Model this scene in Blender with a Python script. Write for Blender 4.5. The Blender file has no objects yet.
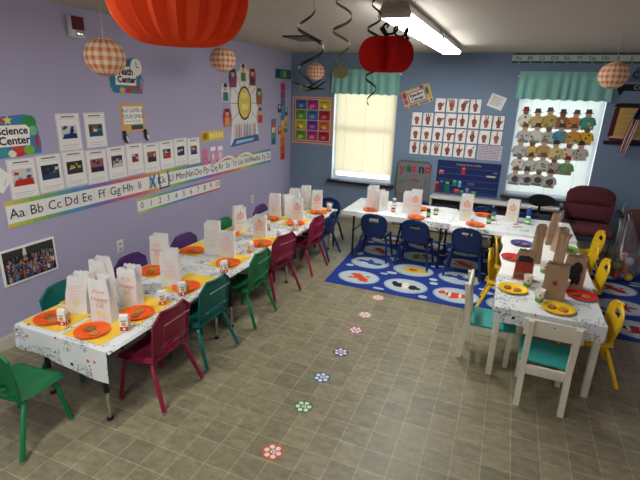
LAMP, WORLD, EXPO = 8.5, 1.45, 1.96
import bpy, bmesh, math, random
from mathutils import Vector, Matrix
random.seed(7)
SC = bpy.context.scene
COL = SC.collection
PI = math.pi
BW, CEIL, XR, YN = 6.642, 2.44, 5.08, -3.6      # back wall, ceiling, right wall, near wall

# ------------------------------------------------------------------ materials
def lin(c):
    return tuple(((v/255)/12.92 if v/255 <= .04045 else ((v/255+.055)/1.055)**2.4) for v in c)
MATS = {}
def nodes(m):
    m.use_nodes = True
    nt = m.node_tree
    return nt, nt.nodes['Principled BSDF'], nt.links
def mat(name, rgb, rough=.6, metal=0, var=.06, scale=12, bump=0, spec=.4, **kw):
    m = bpy.data.materials.new(name); MATS[name] = m
    nt, p, L = nodes(m)
    c = lin(rgb)
    tc = nt.nodes.new('ShaderNodeTexCoord')
    nz = nt.nodes.new('ShaderNodeTexNoise'); nz.inputs['Scale'].default_value = scale; nz.inputs['Detail'].default_value = 4
    L.new(tc.outputs['Object'], nz.inputs['Vector'])
    mx = nt.nodes.new('ShaderNodeMix'); mx.data_type = 'RGBA'
    mx.inputs['A'].default_value = tuple(max(0, v*(1-var)) for v in c)+(1,)
    mx.inputs['B'].default_value = tuple(min(1, v*(1+var)) for v in c)+(1,)
    L.new(nz.outputs['Fac'], mx.inputs['Factor'])
    L.new(mx.outputs['Result'], p.inputs['Base Color'])
    p.inputs['Roughness'].default_value = rough; p.inputs['Metallic'].default_value = metal
    p.inputs['Specular IOR Level'].default_value = spec
    if bump:
        b = nt.nodes.new('ShaderNodeBump'); b.inputs['Strength'].default_value = bump; b.inputs['Distance'].default_value = .01
        L.new(nz.outputs['Fac'], b.inputs['Height']); L.new(b.outputs['Normal'], p.inputs['Normal'])
    for k, v in kw.items(): p.inputs[k].default_value = v
    return m
def C_(rgb, rough=.75, **kw):                    # a paper / ink / paint colour by value, made once
    n = 'tone_%d_%d_%d_%d' % (*rgb, int(rough*100))
    if n not in MATS: mat(n, rgb, rough, **kw)
    return n
def math_(nt, op, a, b=None):
    n = nt.nodes.new('ShaderNodeMath'); n.operation = op
    for i, v in enumerate((a, b)):
        if v is None: continue
        if hasattr(v, 'links'): nt.links.new(v, n.inputs[i])
        else: n.inputs[i].default_value = v
    return n.outputs[0]
def mix_(nt, fac, a, b):
    n = nt.nodes.new('ShaderNodeMix'); n.data_type = 'RGBA'
    if hasattr(fac, 'links'): nt.links.new(fac, n.inputs['Factor'])
    else: n.inputs['Factor'].default_value = fac
    for k, v in (('A', a), ('B', b)):
        if hasattr(v, 'links'): nt.links.new(v, n.inputs[k])
        else: n.inputs[k].default_value = tuple(lin(v))+(1,)
    return n.outputs['Result']

mat('wall_purple', (173,167,194), .7, var=.03, scale=3, bump=.02)
mat('wall_blue', (122,141,164), .7, var=.04, scale=3, bump=.02)
mat('wall_cream', (214,208,196), .8, var=.03, scale=3)
mat('ceiling_paint', (192,184,172), .95, var=.05, scale=2.2, bump=.08, spec=.1)
mat('trim_cream', (205,198,180), .5, var=.03)
mat('sill_brown', (48,34,30), .45, var=.1)
mat('white_metal', (225,225,220), .4, var=.02)
mat('window_white', (228,230,232), .45, var=.02)
mat('chrome', (200,200,200), .18, metal=1, var=.02)
mat('dull_steel', (150,146,140), .4, metal=.9, var=.05)
mat('black_metal', (22,22,24), .4, var=.05)
mat('black_plastic', (20,20,22), .5, var=.08)
mat('black_fabric', (26,25,27), .85, var=.15, scale=60)
mat('table_laminate', (196,186,170), .5, var=.05)
mat('white_wood', (220,212,192), .5, var=.07, scale=9, bump=.03)
mat('teal_seat', (42,150,140), .5, var=.1, scale=10)
for n, c in dict(green=(16,112,62), magenta=(136,24,58), teal=(10,100,92), purple=(78,44,104), navy=(20,44,92), yellow=(236,190,22)).items():
    mat('plastic_'+n, c, .42, var=.05, scale=20, bump=.01)
    mat('tube_'+n, tuple(min(255, int(v*1.05)) for v in c), .32, var=.03)
mat('maroon_fabric', (88,38,44), .9, var=.15, scale=70, bump=.1)
mat('white_paper', (240,237,230), .85, var=.02)
mat('bag_paper', (230,228,224), .85, var=.03, scale=14, bump=.12)
mat('kraft_paper', (168,138,108), .85, var=.1, scale=14, bump=.12)
mat('kraft_inside', (92,66,48), .9, var=.1)
mat('cookie_brown', (190,130,60), .8, var=.25, scale=60, bump=.2)
mat('cookie_dark', (150,92,44), .8, var=.3, scale=60, bump=.2)
mat('plate_orange', (246,92,18), .45, var=.04)
mat('plate_yellow', (244,196,24), .45, var=.04)
mat('plate_red', (206,34,40), .45, var=.04)
mat('plate_blue', (36,70,160), .45, var=.04)
mat('plate_green', (120,196,44), .45, var=.04)
mat('mat_yellow', (244,200,64), .8, var=.05)
mat('teal_cloth', (142,200,186), .85, var=.08, scale=14, bump=.05)
mat('honeycomb_red', (214,58,30), .75, var=.08, scale=30)
mat('tissue_red', (168,24,24), .8, var=.1, scale=40)
mat('ribbon_dark', (54,50,46), .5, var=.1)
mat('ribbon_olive', (120,116,66), .5, var=.1)
mat('string', (190,180,150), .8)
mat('rug_blue', (20,50,132), .95, var=.12, scale=120, bump=.1)
mat('rug_pale', (176,190,196), .95, var=.08, scale=120, bump=.1)

# floor: 15 cm sheet-vinyl tiles with pale joints and mottling
def floor_material():
    m = bpy.data.materials.new('vinyl_tile'); MATS['vinyl_tile'] = m
    nt, p, L = nodes(m)
    tc = nt.nodes.new('ShaderNodeTexCoord')
    mp = nt.nodes.new('ShaderNodeMapping'); mp.inputs['Location'].default_value = (-.028, -.042, 0)
    L.new(tc.outputs['Object'], mp.inputs['Vector'])
    bk = nt.nodes.new('ShaderNodeTexBrick'); bk.offset = 0; bk.squash = 1
    bk.inputs['Scale'].default_value = 1; bk.inputs['Brick Width'].default_value = .15; bk.inputs['Row Height'].default_value = .15
    bk.inputs['Mortar Size'].default_value = .0034; bk.inputs['Mortar Smooth'].default_value = .6; bk.inputs['Bias'].default_value = 0
    bk.inputs['Color1'].default_value = (*lin((146,136,108)), 1)
    bk.inputs['Color2'].default_value = (*lin((128,119,96)), 1)
    bk.inputs['Mortar'].default_value = (*lin((168,160,132)), 1)
    L.new(mp.outputs['Vector'], bk.inputs['Vector'])
    n1 = nt.nodes.new('ShaderNodeTexNoise'); n1.inputs['Scale'].default_value = 26; n1.inputs['Detail'].default_value = 6; n1.inputs['Roughness'].default_value = .65
    L.new(tc.outputs['Object'], n1.inputs['Vector'])
    mp2 = nt.nodes.new('ShaderNodeMapping'); mp2.inputs['Rotation'].default_value = (0, 0, .5); mp2.inputs['Scale'].default_value = (9, 22, 1)
    L.new(tc.outputs['Object'], mp2.inputs['Vector'])
    n2 = nt.nodes.new('ShaderNodeTexNoise'); n2.inputs['Scale'].default_value = 1; n2.inputs['Detail'].default_value = 5
    L.new(mp2.outputs['Vector'], n2.inputs['Vector'])
    r = nt.nodes.new('ShaderNodeMapRange'); r.inputs['From Min'].default_value = .3; r.inputs['From Max'].default_value = .7
    r.inputs['To Min'].default_value = .62; r.inputs['To Max'].default_value = 1.30
    L.new(math_(nt, 'MULTIPLY', math_(nt, 'ADD', n1.outputs['Fac'], n2.outputs['Fac']), .5), r.inputs['Value'])
    vm = nt.nodes.new('ShaderNodeVectorMath'); vm.operation = 'SCALE'
    L.new(bk.outputs['Color'], vm.inputs[0]); L.new(r.outputs['Result'], vm.inputs['Scale'])
    L.new(vm.outputs['Vector'], p.inputs['Base Color'])
    p.inputs['Roughness'].default_value = .42
    p.inputs['Specular IOR Level'].default_value = .35
    b = nt.nodes.new('ShaderNodeBump'); b.inputs['Strength'].default_value = .12; b.inputs['Distance'].default_value = .004
    L.new(math_(nt, 'ADD', math_(nt, 'MULTIPLY', n1.outputs['Fac'], .5), bk.outputs['Fac']), b.inputs['Height'])
    L.new(b.outputs['Normal'], p.inputs['Normal'])
floor_material()

# printed paper cover: white with thin black doodles and a few orange and dark spots
def doodle_material(name, ink, spots):
    m = bpy.data.materials.new(name); MATS[name] = m
    nt, p, L = nodes(m)
    tc = nt.nodes.new('ShaderNodeTexCoord')
    def noise(s, det=1):
        n = nt.nodes.new('ShaderNodeTexNoise'); n.inputs['Scale'].default_value = s; n.inputs['Detail'].default_value = det
        L.new(tc.outputs['Object'], n.inputs['Vector']); return n.outputs['Fac']
    def line(s, at, w):
        return math_(nt, 'LESS_THAN', math_(nt, 'ABSOLUTE', math_(nt, 'SUBTRACT', noise(s, 2), at)), w)
    l = math_(nt, 'MAXIMUM', line(11, .5, .008), math_(nt, 'MAXIMUM', line(18, .43, .009), line(28, .56, .010)))
    msk = math_(nt, 'GREATER_THAN', noise(5.5), 1-ink)
    l = math_(nt, 'MULTIPLY', l, msk)
    vo = nt.nodes.new('ShaderNodeTexVoronoi'); vo.inputs['Scale'].default_value = 13
    L.new(tc.outputs['Object'], vo.inputs['Vector'])
    sp = math_(nt, 'MULTIPLY', math_(nt, 'LESS_THAN', vo.outputs['Distance'], .15), math_(nt, 'GREATER_THAN', noise(9), 1-spots))
    c = mix_(nt, l, (224,226,224), (88,88,94))
    hs = nt.nodes.new('ShaderNodeSeparateColor'); L.new(vo.outputs['Color'], hs.inputs[0])
    sc = mix_(nt, math_(nt, 'GREATER_THAN', hs.outputs[0], .5), (40,40,44), (214,106,40))
    c = mix_(nt, sp, c, sc)
    L.new(c, p.inputs['Base Color']); p.inputs['Roughness'].default_value = .7
doodle_material('doodle_paper', .53, .5)
doodle_material('doodle_faint', .44, .35)

def gingham_material(name, cx, cz, n_u=16, dv=.048):
    m = bpy.data.materials.new(name); MATS[name] = m
    nt, p, L = nodes(m)
    tc = nt.nodes.new('ShaderNodeTexCoord'); sp = nt.nodes.new('ShaderNodeSeparateXYZ'); L.new(tc.outputs['Object'], sp.inputs[0])
    ang = math_(nt, 'ARCTAN2', sp.outputs[0], sp.outputs[1])
    u = math_(nt, 'LESS_THAN', math_(nt, 'FRACT', math_(nt, 'MULTIPLY', math_(nt, 'ADD', ang, 7), n_u/(2*PI))), .5)
    v = math_(nt, 'LESS_THAN', math_(nt, 'FRACT', math_(nt, 'MULTIPLY', math_(nt, 'ADD', sp.outputs[2], 9), 1/dv)), .5)
    c = mix_(nt, math_(nt, 'MULTIPLY', math_(nt, 'ADD', u, v), .5), (236,212,186), (204,118,58))
    L.new(c, p.inputs['Base Color']); p.inputs['Roughness'].default_value = .85
gingham_material('gingham', 0, 0)

def blind_material(name, rgb, trans):
    m = bpy.data.materials.new(name); MATS[name] = m
    nt, p, L = nodes(m)
    out = nt.nodes['Material Output']
    d = nt.nodes.new('ShaderNodeBsdfDiffuse'); d.inputs[0].default_value = (*lin(rgb), 1)
    t = nt.nodes.new('ShaderNodeBsdfTranslucent'); t.inputs[0].default_value = (*lin(rgb), 1)
    mx = nt.nodes.new('ShaderNodeMixShader'); mx.inputs[0].default_value = trans
    L.new(d.outputs[0], mx.inputs[1]); L.new(t.outputs[0], mx.inputs[2]); L.new(mx.outputs[0], out.inputs['Surface'])
blind_material('blind_cream', (244,236,218), .5)
blind_material('blind_white', (240,240,236), .45)
blind_material('tissue_apple', (206,44,40), .3)
blind_material('tissue_orange', (248,104,60), .4)
def glass_material(name, rgb, trans, rough=.02):
    m = bpy.data.materials.new(name); MATS[name] = m
    nt, p, L = nodes(m)
    out = nt.nodes['Material Output']
    t = nt.nodes.new('ShaderNodeBsdfTransparent'); t.inputs[0].default_value = (*lin(rgb), 1)
    g = nt.nodes.new('ShaderNodeBsdfGlossy'); g.inputs['Roughness'].default_value = rough
    mx = nt.nodes.new('ShaderNodeMixShader'); mx.inputs[0].default_value = 1-trans
    L.new(t.outputs[0], mx.inputs[1]); L.new(g.outputs[0], mx.inputs[2]); L.new(mx.outputs[0], out.inputs['Surface'])
glass_material('pane_glass', (245,250,252), .93)
glass_material('clear_plastic', (250,250,250), .88, .2)
def lamp_material(name, rgb, strength):
    m = bpy.data.materials.new(name); MATS[name] = m
    nt, p, L = nodes(m)
    p.inputs['Base Color'].default_value = (.9, .9, .88, 1)
    p.inputs['Emission Color'].default_value = (*lin(rgb), 1); p.inputs['Emission Strength'].default_value = strength
lamp_material('lamp_lens', (250,253,252), LAMP if 'LAMP' in globals() else 9)

# ------------------------------------------------------------------ mesh builder
class MB:
    def __init__(s): s.v=[]; s.f=[]; s.m=[]; s.s=[]
    def add(s, vs, fs, m, smooth=False, M=None):
        o = len(s.v)
        s.v += [tuple(M @ Vector(v)) for v in vs] if M is not None else [tuple(v) for v in vs]
        for f in fs: s.f.append(tuple(i+o for i in f)); s.m.append(m); s.s.append(smooth)
        return s
    def box(s, x0,x1,y0,y1,z0,z1, m, M=None):
        vs=[(x,y,z) for z in (z0,z1) for y in (y0,y1) for x in (x0,x1)]
        return s.add(vs, [(0,2,3,1),(4,5,7,6),(0,1,5,4),(2,6,7,3),(0,4,6,2),(1,3,7,5)], m, False, M)
    def bm(s, b, m, smooth=False, M=None):
        b.verts.ensure_lookup_table(); b.verts.index_update()
        s.add([v.co[:] for v in b.verts], [[v.index for v in f.verts] for f in b.faces], m, smooth, M); b.free(); return s
    def rbox(s, x0,x1,y0,y1,z0,z1, r, m, seg=2, M=None, smooth=True):
        b = bmesh.new(); t = MB(); t.box(x0,x1,y0,y1,z0,z1,m)
        vs=[b.verts.new(v) for v in t.v]
        for f in t.f: b.faces.new([vs[i] for i in f])
        bmesh.ops.bevel(b, geom=b.edges[:], offset=r, segments=seg, affect='EDGES', profile=.5)
        return s.bm(b, m, smooth, M)
    def tube(s, pts, r, m, n=8, M=None, closed=False):
        pts=[Vector(p) for p in pts]; k=len(pts); rs = r if isinstance(r,(list,tuple)) else [r]*k
        vs=[]; fs=[]; up=None
        for i,p in enumerate(pts):
            if closed: d=(pts[(i+1)%k]-pts[i-1])
            else: d=(pts[min(i+1,k-1)]-pts[max(i-1,0)])
            d.normalize()
            if up is None: up = d.orthogonal().normalized()
            up = (up-d*up.dot(d)); up = up.normalized() if up.length>1e-6 else d.orthogonal().normalized()
            w=d.cross(up)
            for j in range(n):
                a=2*PI*j/n; vs.append(p+rs[i]*(math.cos(a)*up+math.sin(a)*w))
        for i in range(k if closed else k-1):
            for j in range(n):
                a=i*n+j; b=i*n+(j+1)%n; c=((i+1)%k)*n+(j+1)%n; d=((i+1)%k)*n+j; fs.append((a,b,c,d))
        if not closed: fs += [tuple(range(n))[::-1], tuple((k-1)*n+j for j in range(n))]
        return s.add(vs, fs, m, True, M)
    def lathe(s, prof, m, n=24, M=None, smooth=True):
        vs=[]; fs=[]
        for r,z in prof:
            for j in range(n):
                a=2*PI*j/n; vs.append((r*math.cos(a), r*math.sin(a), z))
        for i in range(len(prof)-1):
            for j in range(n): fs.append((i*n+j, i*n+(j+1)%n, (i+1)*n+(j+1)%n, (i+1)*n+j))
        if prof[0][0]>1e-5: fs.append(tuple(range(n))[::-1])
        if prof[-1][0]>1e-5: fs.append(tuple((len(prof)-1)*n+j for j in range(n)))
        return s.add(vs, fs, m, smooth, M)
    def shell(s, fn, nu, nv, th, m, skip=None, smooth=True, M=None):      # a bent sheet with real thickness
        b=bmesh.new()
        g=[[b.verts.new(fn(i/nu, j/nv)) for i in range(nu+1)] for j in range(nv+1)]
        for j in range(nv):
            for i in range(nu):
                if skip and skip(i,j): continue
                b.faces.new((g[j][i],g[j][i+1],g[j+1][i+1],g[j+1][i]))
        for v in [v for v in b.verts if not v.link_faces]: b.verts.remove(v)
        b.normal_update()
        bmesh.ops.solidify(b, geom=b.faces[:], thickness=th)
        bmesh.ops.recalc_face_normals(b, faces=b.faces[:])
        return s.bm(b, m, smooth, M)
    def prism(s, poly, z0, z1, m, M=None):
        n=len(poly); vs=[(x,y,z0) for x,y in poly]+[(x,y,z1) for x,y in poly]
        fs=[tuple(range(n))[::-1], tuple(range(n,2*n))]+[(i,(i+1)%n,n+(i+1)%n,n+i) for i in range(n)]
        return s.add(vs, fs, m, False, M)
    def build(s, name, parent=None, loc=None, rot=(0,0,0), base='bottom'):
        me=bpy.data.meshes.new(name)
        vs=[Vector(v) for v in s.v]
        if loc is None and parent is None:                                # give a world-built thing an origin of its own
            lo=[min(v[i] for v in vs) for i in range(3)]; hi=[max(v[i] for v in vs) for i in range(3)]
            c=Vector(((lo[0]+hi[0])/2,(lo[1]+hi[1])/2,lo[2] if base=='bottom' else (lo[2]+hi[2])/2))
            vs=[v-c for v in vs]; loc=c
        me.from_pydata([v[:] for v in vs], [], s.f)
        slots=[]
        for k in s.m:
            if k not in slots: slots.append(k)
        for k in slots: me.materials.append(MATS[k])
        me.polygons.foreach_set('material_index', [slots.index(k) for k in s.m])
        me.polygons.foreach_set('use_smooth', s.s)
        me.update()
        try: me.set_sharp_from_angle(angle=math.radians(40))
        except Exception: pass
        o=bpy.data.objects.new(name, me); COL.objects.link(o)
        o.location=loc or (0,0,0); o.rotation_euler=rot
        if parent: o.parent=parent
        return o

def tag(o, label, cat, group=None):
    o['label']=label; o['category']=cat
    if group: o['group']=group
    return o
def thing(name, label, cat, loc=(0,0,0), rz=0, group=None):
    o=bpy.data.objects.new(name, None); o.empty_display_size=.05; COL.objects.link(o)
    o.location=loc; o.rotation_euler=(0,0,rz)
    return tag(o,label,cat,group)
def struct(mb, name, parent=None):
    o=mb.build(name, parent, loc=(0,0,0))
    if not parent: o['kind']='structure'
    return o
RECO={}
def recolour(me, mp):
    k=(me.name, tuple(sorted(mp.items())))
    if k not in RECO:
        n=me.copy()
        for i,m in enumerate(n.materials):
            if m.name in mp: n.materials[i]=MATS[mp[m.name]]
        RECO[k]=n
    return RECO[k]
def dup(root, loc, rz=0, label=None, group=None, mp=None):
    def cp(o, par):
        c=o.copy()
        if o.data and mp: c.data=recolour(o.data, mp)
        COL.objects.link(c)
        if par: c.parent=par
        for ch in list(o.children): cp(ch, c)
        return c
    r=cp(root, None); r.location=loc; r.rotation_euler=(0,0,rz)
    if label: r['label']=label
    if group: r['group']=group
    return r

# ------------------------------------------------------------------ flat drawing on a surface (paper prints)
TXT={}
def text_geo(body, size, bold=0):
    k=(body,size,bold)
    if k not in TXT:
        cu=bpy.data.curves.new('lettering','FONT'); cu.body=body; cu.size=size; cu.resolution_u=2; cu.offset=bold; cu.align_x='CENTER'; cu.align_y='CENTER'
        ob=bpy.data.objects.new('lettering',cu); COL.objects.link(ob)
        bpy.context.view_layer.update()
        me=bpy.data.meshes.new_from_object(ob.evaluated_get(bpy.context.evaluated_depsgraph_get()))
        TXT[k]=([v.co[:] for v in me.vertices],[tuple(p.vertices) for p in me.polygons])
        bpy.data.objects.remove(ob); bpy.data.curves.remove(cu); bpy.data.meshes.remove(me)
    return TXT[k]
class Flat:
    def __init__(s, O, U, V, ang=0, th=.0015, mb=None):
        U=Vector(U); V=Vector(V); c,sn=math.cos(ang),math.sin(ang)
        s.U=U*c+V*sn; s.V=V*c-U*sn; s.N=s.U.cross(s.V); s.O=Vector(O); s.mb=mb or MB(); s.th=th; s.k=0
    def P(s,u,v,h): return s.O+s.U*u+s.V*v+s.N*h
    def h(s,layer): s.k+=1; return s.th+layer*.0007+s.k*1e-5
    def slab(s, poly, m, th=None):
        th=th or s.th; n=len(poly)
        s.mb.add([s.P(u,v,0.0003) for u,v in poly]+[s.P(u,v,th) for u,v in poly],
                 [tuple(range(n))[::-1], tuple(range(n,2*n))]+[(i,(i+1)%n,n+(i+1)%n,n+i) for i in range(n)], m); return s
    def sheet(s,w,h,m): return s.slab([(-w/2,-h/2),(w/2,-h/2),(w/2,h/2),(-w/2,h/2)],m)
    def poly(s,pts,m,l=1): h=s.h(l); s.mb.add([s.P(u,v,h) for u,v in pts],[tuple(range(len(pts)))],m); return s
    def rect(s,u0,v0,u1,v1,m,l=1): return s.poly([(u0,v0),(u1,v0),(u1,v1),(u0,v1)],m,l)
    def ell(s,u,v,a,b,m,l=1,n=14,rot=0):
        c,d=math.cos(rot),math.sin(rot)
        return s.poly([(u+a*math.cos(t)*c-b*math.sin(t)*d, v+a*math.cos(t)*d+b*math.sin(t)*c) for t in [2*PI*i/n for i in range(n)]],m,l)
    def line(s,pts,w,m,l=1):
        for (a,b),(c,d) in zip(pts,pts[1:]):
            q=math.hypot(c-a,d-b) or 1; x,y=-(d-b)/q*w/2,(c-a)/q*w/2
            s.poly([(a-x,b-y),(c-x,d-y),(c+x,d+y),(a+x,b+y)],m,l)
        return s
    def text(s,body,u,v,size,m,l=2,bold=0):
        vs,fs=text_geo(body,size,bold)
        h=s.h(l); s.mb.add([s.P(u+x,v+y,h) for x,y,z in vs],fs,m); return s
def LW(y,z,ang=0,th=.0015,mb=None): return Flat((0,y,z),(0,1,0),(0,0,1),ang,th,mb)          # on the purple left wall
def BK(x,z,ang=0,th=.0015): return Flat((x,BW,z),(1,0,0),(0,0,1),ang,th)         # on the blue back wall
def TOP(x,y,z,ang=0,th=.0015): return Flat((x,y,z),(1,0,0),(0,1,0),ang,th)       # lying flat
def T3(x,y,z,rz=0): return Matrix.Translation((x,y,z)) @ Matrix.Rotation(rz,4,'Z')
# ------------------------------------------------------------------ the room
W1=(.72,1.68,.60,2.14); W2=(3.28,4.27,.63,2.14)            # window openings x0 x1 z0 z1
mb=MB(); mb.box(-.12,XR+.12,YN-.12,BW+.14,-.1,0,'vinyl_tile'); struct(mb,'floor')
mb=MB(); mb.box(-.12,XR+.12,YN-.12,BW+.14,CEIL,CEIL+.1,'ceiling_paint'); struct(mb,'ceiling')
mb=MB(); mb.box(-.12,0,YN-.12,BW+.14,0,CEIL,'wall_purple'); struct(mb,'wall_left')
mb=MB(); mb.box(XR,XR+.12,YN-.12,BW+.14,0,CEIL,'wall_purple'); struct(mb,'wall_right')
mb=MB(); mb.box(0,XR,YN-.12,YN,0,CEIL,'wall_cream'); struct(mb,'wall_front')
mb=MB(); xs=[0,W1[0],W1[1],W2[0],W2[1],XR]; y0,y1=BW,BW+.14
for a,b in ((0,1),(2,3),(4,5)): mb.box(xs[a],xs[b],y0,y1,0,CEIL,'wall_blue')
for w in (W1,W2): mb.box(w[0],w[1],y0,y1,0,w[2],'wall_blue'); mb.box(w[0],w[1],y0,y1,w[3],CEIL,'wall_blue')
struct(mb,'wall_back')
def skirting(name,a,b,c,d):
    mb=MB(); mb.box(a,b,c,d,0,.085,'trim_cream')
    if b-a<d-c: mb.box(a if a<1 else a+.004,b-.004 if a<1 else b,c,d,.085,.1,'trim_cream')
    else: mb.box(a,b,c+.004,d,.085,.1,'trim_cream')
    struct(mb,name)
skirting('baseboard_left',0,.014,YN,BW); skirting('baseboard_back',.014,XR-.014,BW-.014,BW); skirting('baseboard_right',XR-.014,XR,YN,BW)

def window(n, w, blind, bot, inset):
    x0,x1,z0,z1=w; y=BW+.075
    mb=MB(); t=.045
    for a,b,c,d in ((x0,x0+t,z0,z1),(x1-t,x1,z0,z1),(x0+t,x1-t,z0,z0+t),(x0+t,x1-t,z1-t,z1),(x0+t,x1-t,(z0+z1)/2-.02,(z0+z1)/2+.02)):
        mb.box(a,b,y,y+.05,c,d,'window_white')
    for a,b in ((x0,x0+.004),(x1-.004,x1)): mb.box(a,b,BW,y,z0,z1,'window_white')          # white jamb liners
    o=struct(mb,'window_%d'%n)
    mb=MB(); mb.box(x0+t,x1-t,y+.022,y+.026,z0+t,z1-t,'pane_glass'); mb.build('glass_pane',o,loc=(0,0,0))
    mb=MB(); mb.rbox(x0-.05,x1+.05,BW-.075,BW+.07,z0-.05,z0-.006,.008,'sill_brown'); struct(mb,'trim_%d'%n)
    # slatted blind
    r=thing('window_blind', ['cream slatted blind in the narrow window near the corner, raised a little above the sill',
                             'white slatted blind behind the paper crafts in the right window'][n-1],'blind',((x0+x1)/2,BW+.035,bot),0)
    cx,cy=(x0+x1)/2,BW+.035; a,b=x0+inset[0]-cx,x1-inset[1]-cx
    mb=MB(); mb.box(a,b,-.022,.022,z1-bot-.05,z1-bot-.002,blind); mb.build('head_rail',r)
    mb=MB(); z=.03; ty=math.radians(66)
    while z<z1-bot-.06:
        mb.box(a,b,-.0135,.0135,-.0007,.0007,blind,M=Matrix.Translation((0,0,z))@Matrix.Rotation(ty,4,'X')); z+=.0215
    mb.build('slats',r)
    mb=MB(); mb.rbox(a,b,-.014,.014,0,.02,.004,blind); mb.build('bottom_rail',r)
    for u in (.16,.5,.84):
        mb=MB(); mb.tube([(a+(b-a)*u,-.0165,.015),(a+(b-a)*u,-.0165,z1-bot-.03)],.0014,'string',5); mb.build('ladder_cord',r)
window(1,W1,'blind_cream',.725,(.045,.012))
window(2,W2,'blind_white',.665,(.012,.045))

def valance(x0,x1,z0,z1,label):
    r=thing('valance',label,'curtain',((x0+x1)/2,BW-.055,z0))
    a=(x1-x0)/2; H=z1-z0
    def fn(u,v):
        k=.004+.013*(1-v)**.7
        if v>.84: k=.006
        flare=1+.03*(1-v)
        return (-a*flare+2*a*flare*u, k*math.sin(u*2*PI*9+1.6*math.sin(u*11))-.006-(.02 if .76<v<.9 else .006), v*H+.006*math.sin(u*2*PI*9)*(1-v))
    mb=MB(); mb.shell(fn,150,14,.002,'teal_cloth'); mb.build('gathered_cloth',r)
    mb=MB(); mb.tube([(-a-.02,.0,H*.83),(a+.02,.0,H*.83)],.009,'white_metal',8); 
    for sx in (-a-.01,a+.01): mb.box(sx-.006,sx+.006,0,.056,H*.83-.012,H*.83+.012,'white_metal')
    mb.build('rod',r)
valance(.71,1.70,1.875,2.215,'teal gathered valance above the cream blind near the corner')
valance(3.24,4.28,1.88,2.215,'teal gathered valance above the window full of paper crafts')

# ------------------------------------------------------------------ ceiling things
def light_fixture(x,y,label,L=1.22,rz=0):
    r=thing('ceiling_light',label,'light',(x,y,CEIL-.095),rz,'fluorescent ceiling lights')
    mb=MB(); mb.prism([(-.10,.03),(.10,.03),(.075,.094),(-.075,.094)],-L/2,L/2,'white_metal',M=Matrix.Rotation(PI/2,4,'X')); mb.build('housing',r)
    for s in (-1,1):
        mb=MB(); mb.prism([(-.107,.0),(.107,.0),(.107,.034),(.078,.0945),(-.078,.0945),(-.107,.034)],-.006,.006,'table_laminate',M=Matrix.Translation((0,s*(L/2-.006),0))@Matrix.Rotation(PI/2,4,'X')); mb.build('end_cap',r)
    mb=MB()
    for k in range(2): mb.prism([(-.098+.1*k,.029),(-.098+.1*k,.008),(-.088+.1*k,.0),(-.012+.1*k,.0),(-.002+.1*k,.008),(-.002+.1*k,.029)][::-1],-L/2+.012,L/2-.012,'lamp_lens',M=Matrix.Rotation(PI/2,4,'X'))
    mb.build('diffuser',r)
    return r
FX=2.33
light_fixture(2.44,3.75,'long white ceiling light nearer the camera, behind the red tissue apple',L=1.26,rz=-.02)
light_fixture(2.465,5.07,'long white ceiling light further back, end to end with the nearer one',L=1.3,rz=-.015)

def vent():
    r=thing('ceiling_vent','dark slatted air vent in the ceiling near the far corner','vent',(.99,4.88,CEIL-.012))
    mb=MB()
    for a,b,c,d in ((-.14,.14,-.22,-.2),(-.14,.14,.2,.22),(-.14,-.12,-.2,.2),(.12,.14,-.2,.2)): mb.box(a,b,c,d,0,.0115,'black_metal')
    mb.build('frame',r)
    mb=MB()
    for k in range(16): mb.box(-.119,.119,-.1875+.025*k-.008,-.1875+.025*k+.008,.001,.005,'dull_steel')
    mb.box(-.119,.119,-.199,.199,.008,.0115,'black_metal'); mb.build('louvre',r)
vent()

# big fan-folded tissue pumpkin above the camera's left
def tissue_ball(name,label,cat,loc,rx,rz,ribs,m,dimple,depth=.07,expo=.72,cleft=None):
    r=thing(name,label,cat,loc)
    mb=MB(); nu=ribs*4; nv=30; vs=[]; fs=[]
    for j in range(nv+1):
        t=PI*j/nv
        for i in range(nu):
            a=2*PI*i/nu; k=abs(((i/4.0)%1)-.5)*2
            rr=rx*(math.sin(t)**expo)*(1-depth*(1-k)*min(1,math.sin(t)*3))
            if cleft is not None:
                for q in (cleft,cleft+PI):
                    da=math.atan2(math.sin(a-q),math.cos(a-q)); rr*=1-.5*math.exp(-(da/.17)**2)
            zz=-rz*math.cos(t)*(1-dimple*math.exp(-(math.sin(t)*2.6)**2))
            vs.append((rr*math.cos(a),rr*math.sin(a),zz))
    for j in range(nv):
        for i in range(nu): fs.append((j*nu+i,j*nu+(i+1)%nu,(j+1)*nu+(i+1)%nu,(j+1)*nu+i))
    mb.add(vs,fs,m,False); mb.build('tissue_body',r)
    return r
PK=(2.045,1.475,2.195)
r=tissue_ball('paper_pumpkin','large glowing orange folded-paper pumpkin hanging at the top of the picture','decoration',PK,.25,.20,20,'tissue_orange',.22,depth=.15,expo=.86)
mb=MB(); mb.tube([(0,0,.11),(0,0,CEIL-PK[2]-.001)],.002,'string',5); mb.build('string',r)
AP=(2.52,2.63,2.085)
r=tissue_ball('paper_apple','dark red honeycomb tissue apple hanging in front of the ceiling light','decoration',AP,.152,.108,34,'tissue_apple',.30,depth=.04,cleft=-1.31)
for pts in ([(-.03,0,.07),(-.035,0,.12)],):
    mb=MB(); mb.tube([(0,0,.04),(-.005,0,.10),(-.035,0,.14)],[.012,.012,.015],'black_fabric',7); mb.build('stem',r)
    h=[(-.03+.16*t+.026*math.cos(t*17)*(1-t*.3), .02*math.sin(t*17), .138+.026*math.sin(t*17)-.035*t) for t in [i/60 for i in range(61)]]
    mb=MB(); mb.tube(h,.0065,'black_fabric',6); mb.build('curly_tendril',r)
mb=MB(); mb.tube([(0,0,.05),(0,0,CEIL-AP[2]-.001)],.0015,'string',5); mb.build('string',r)

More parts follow.
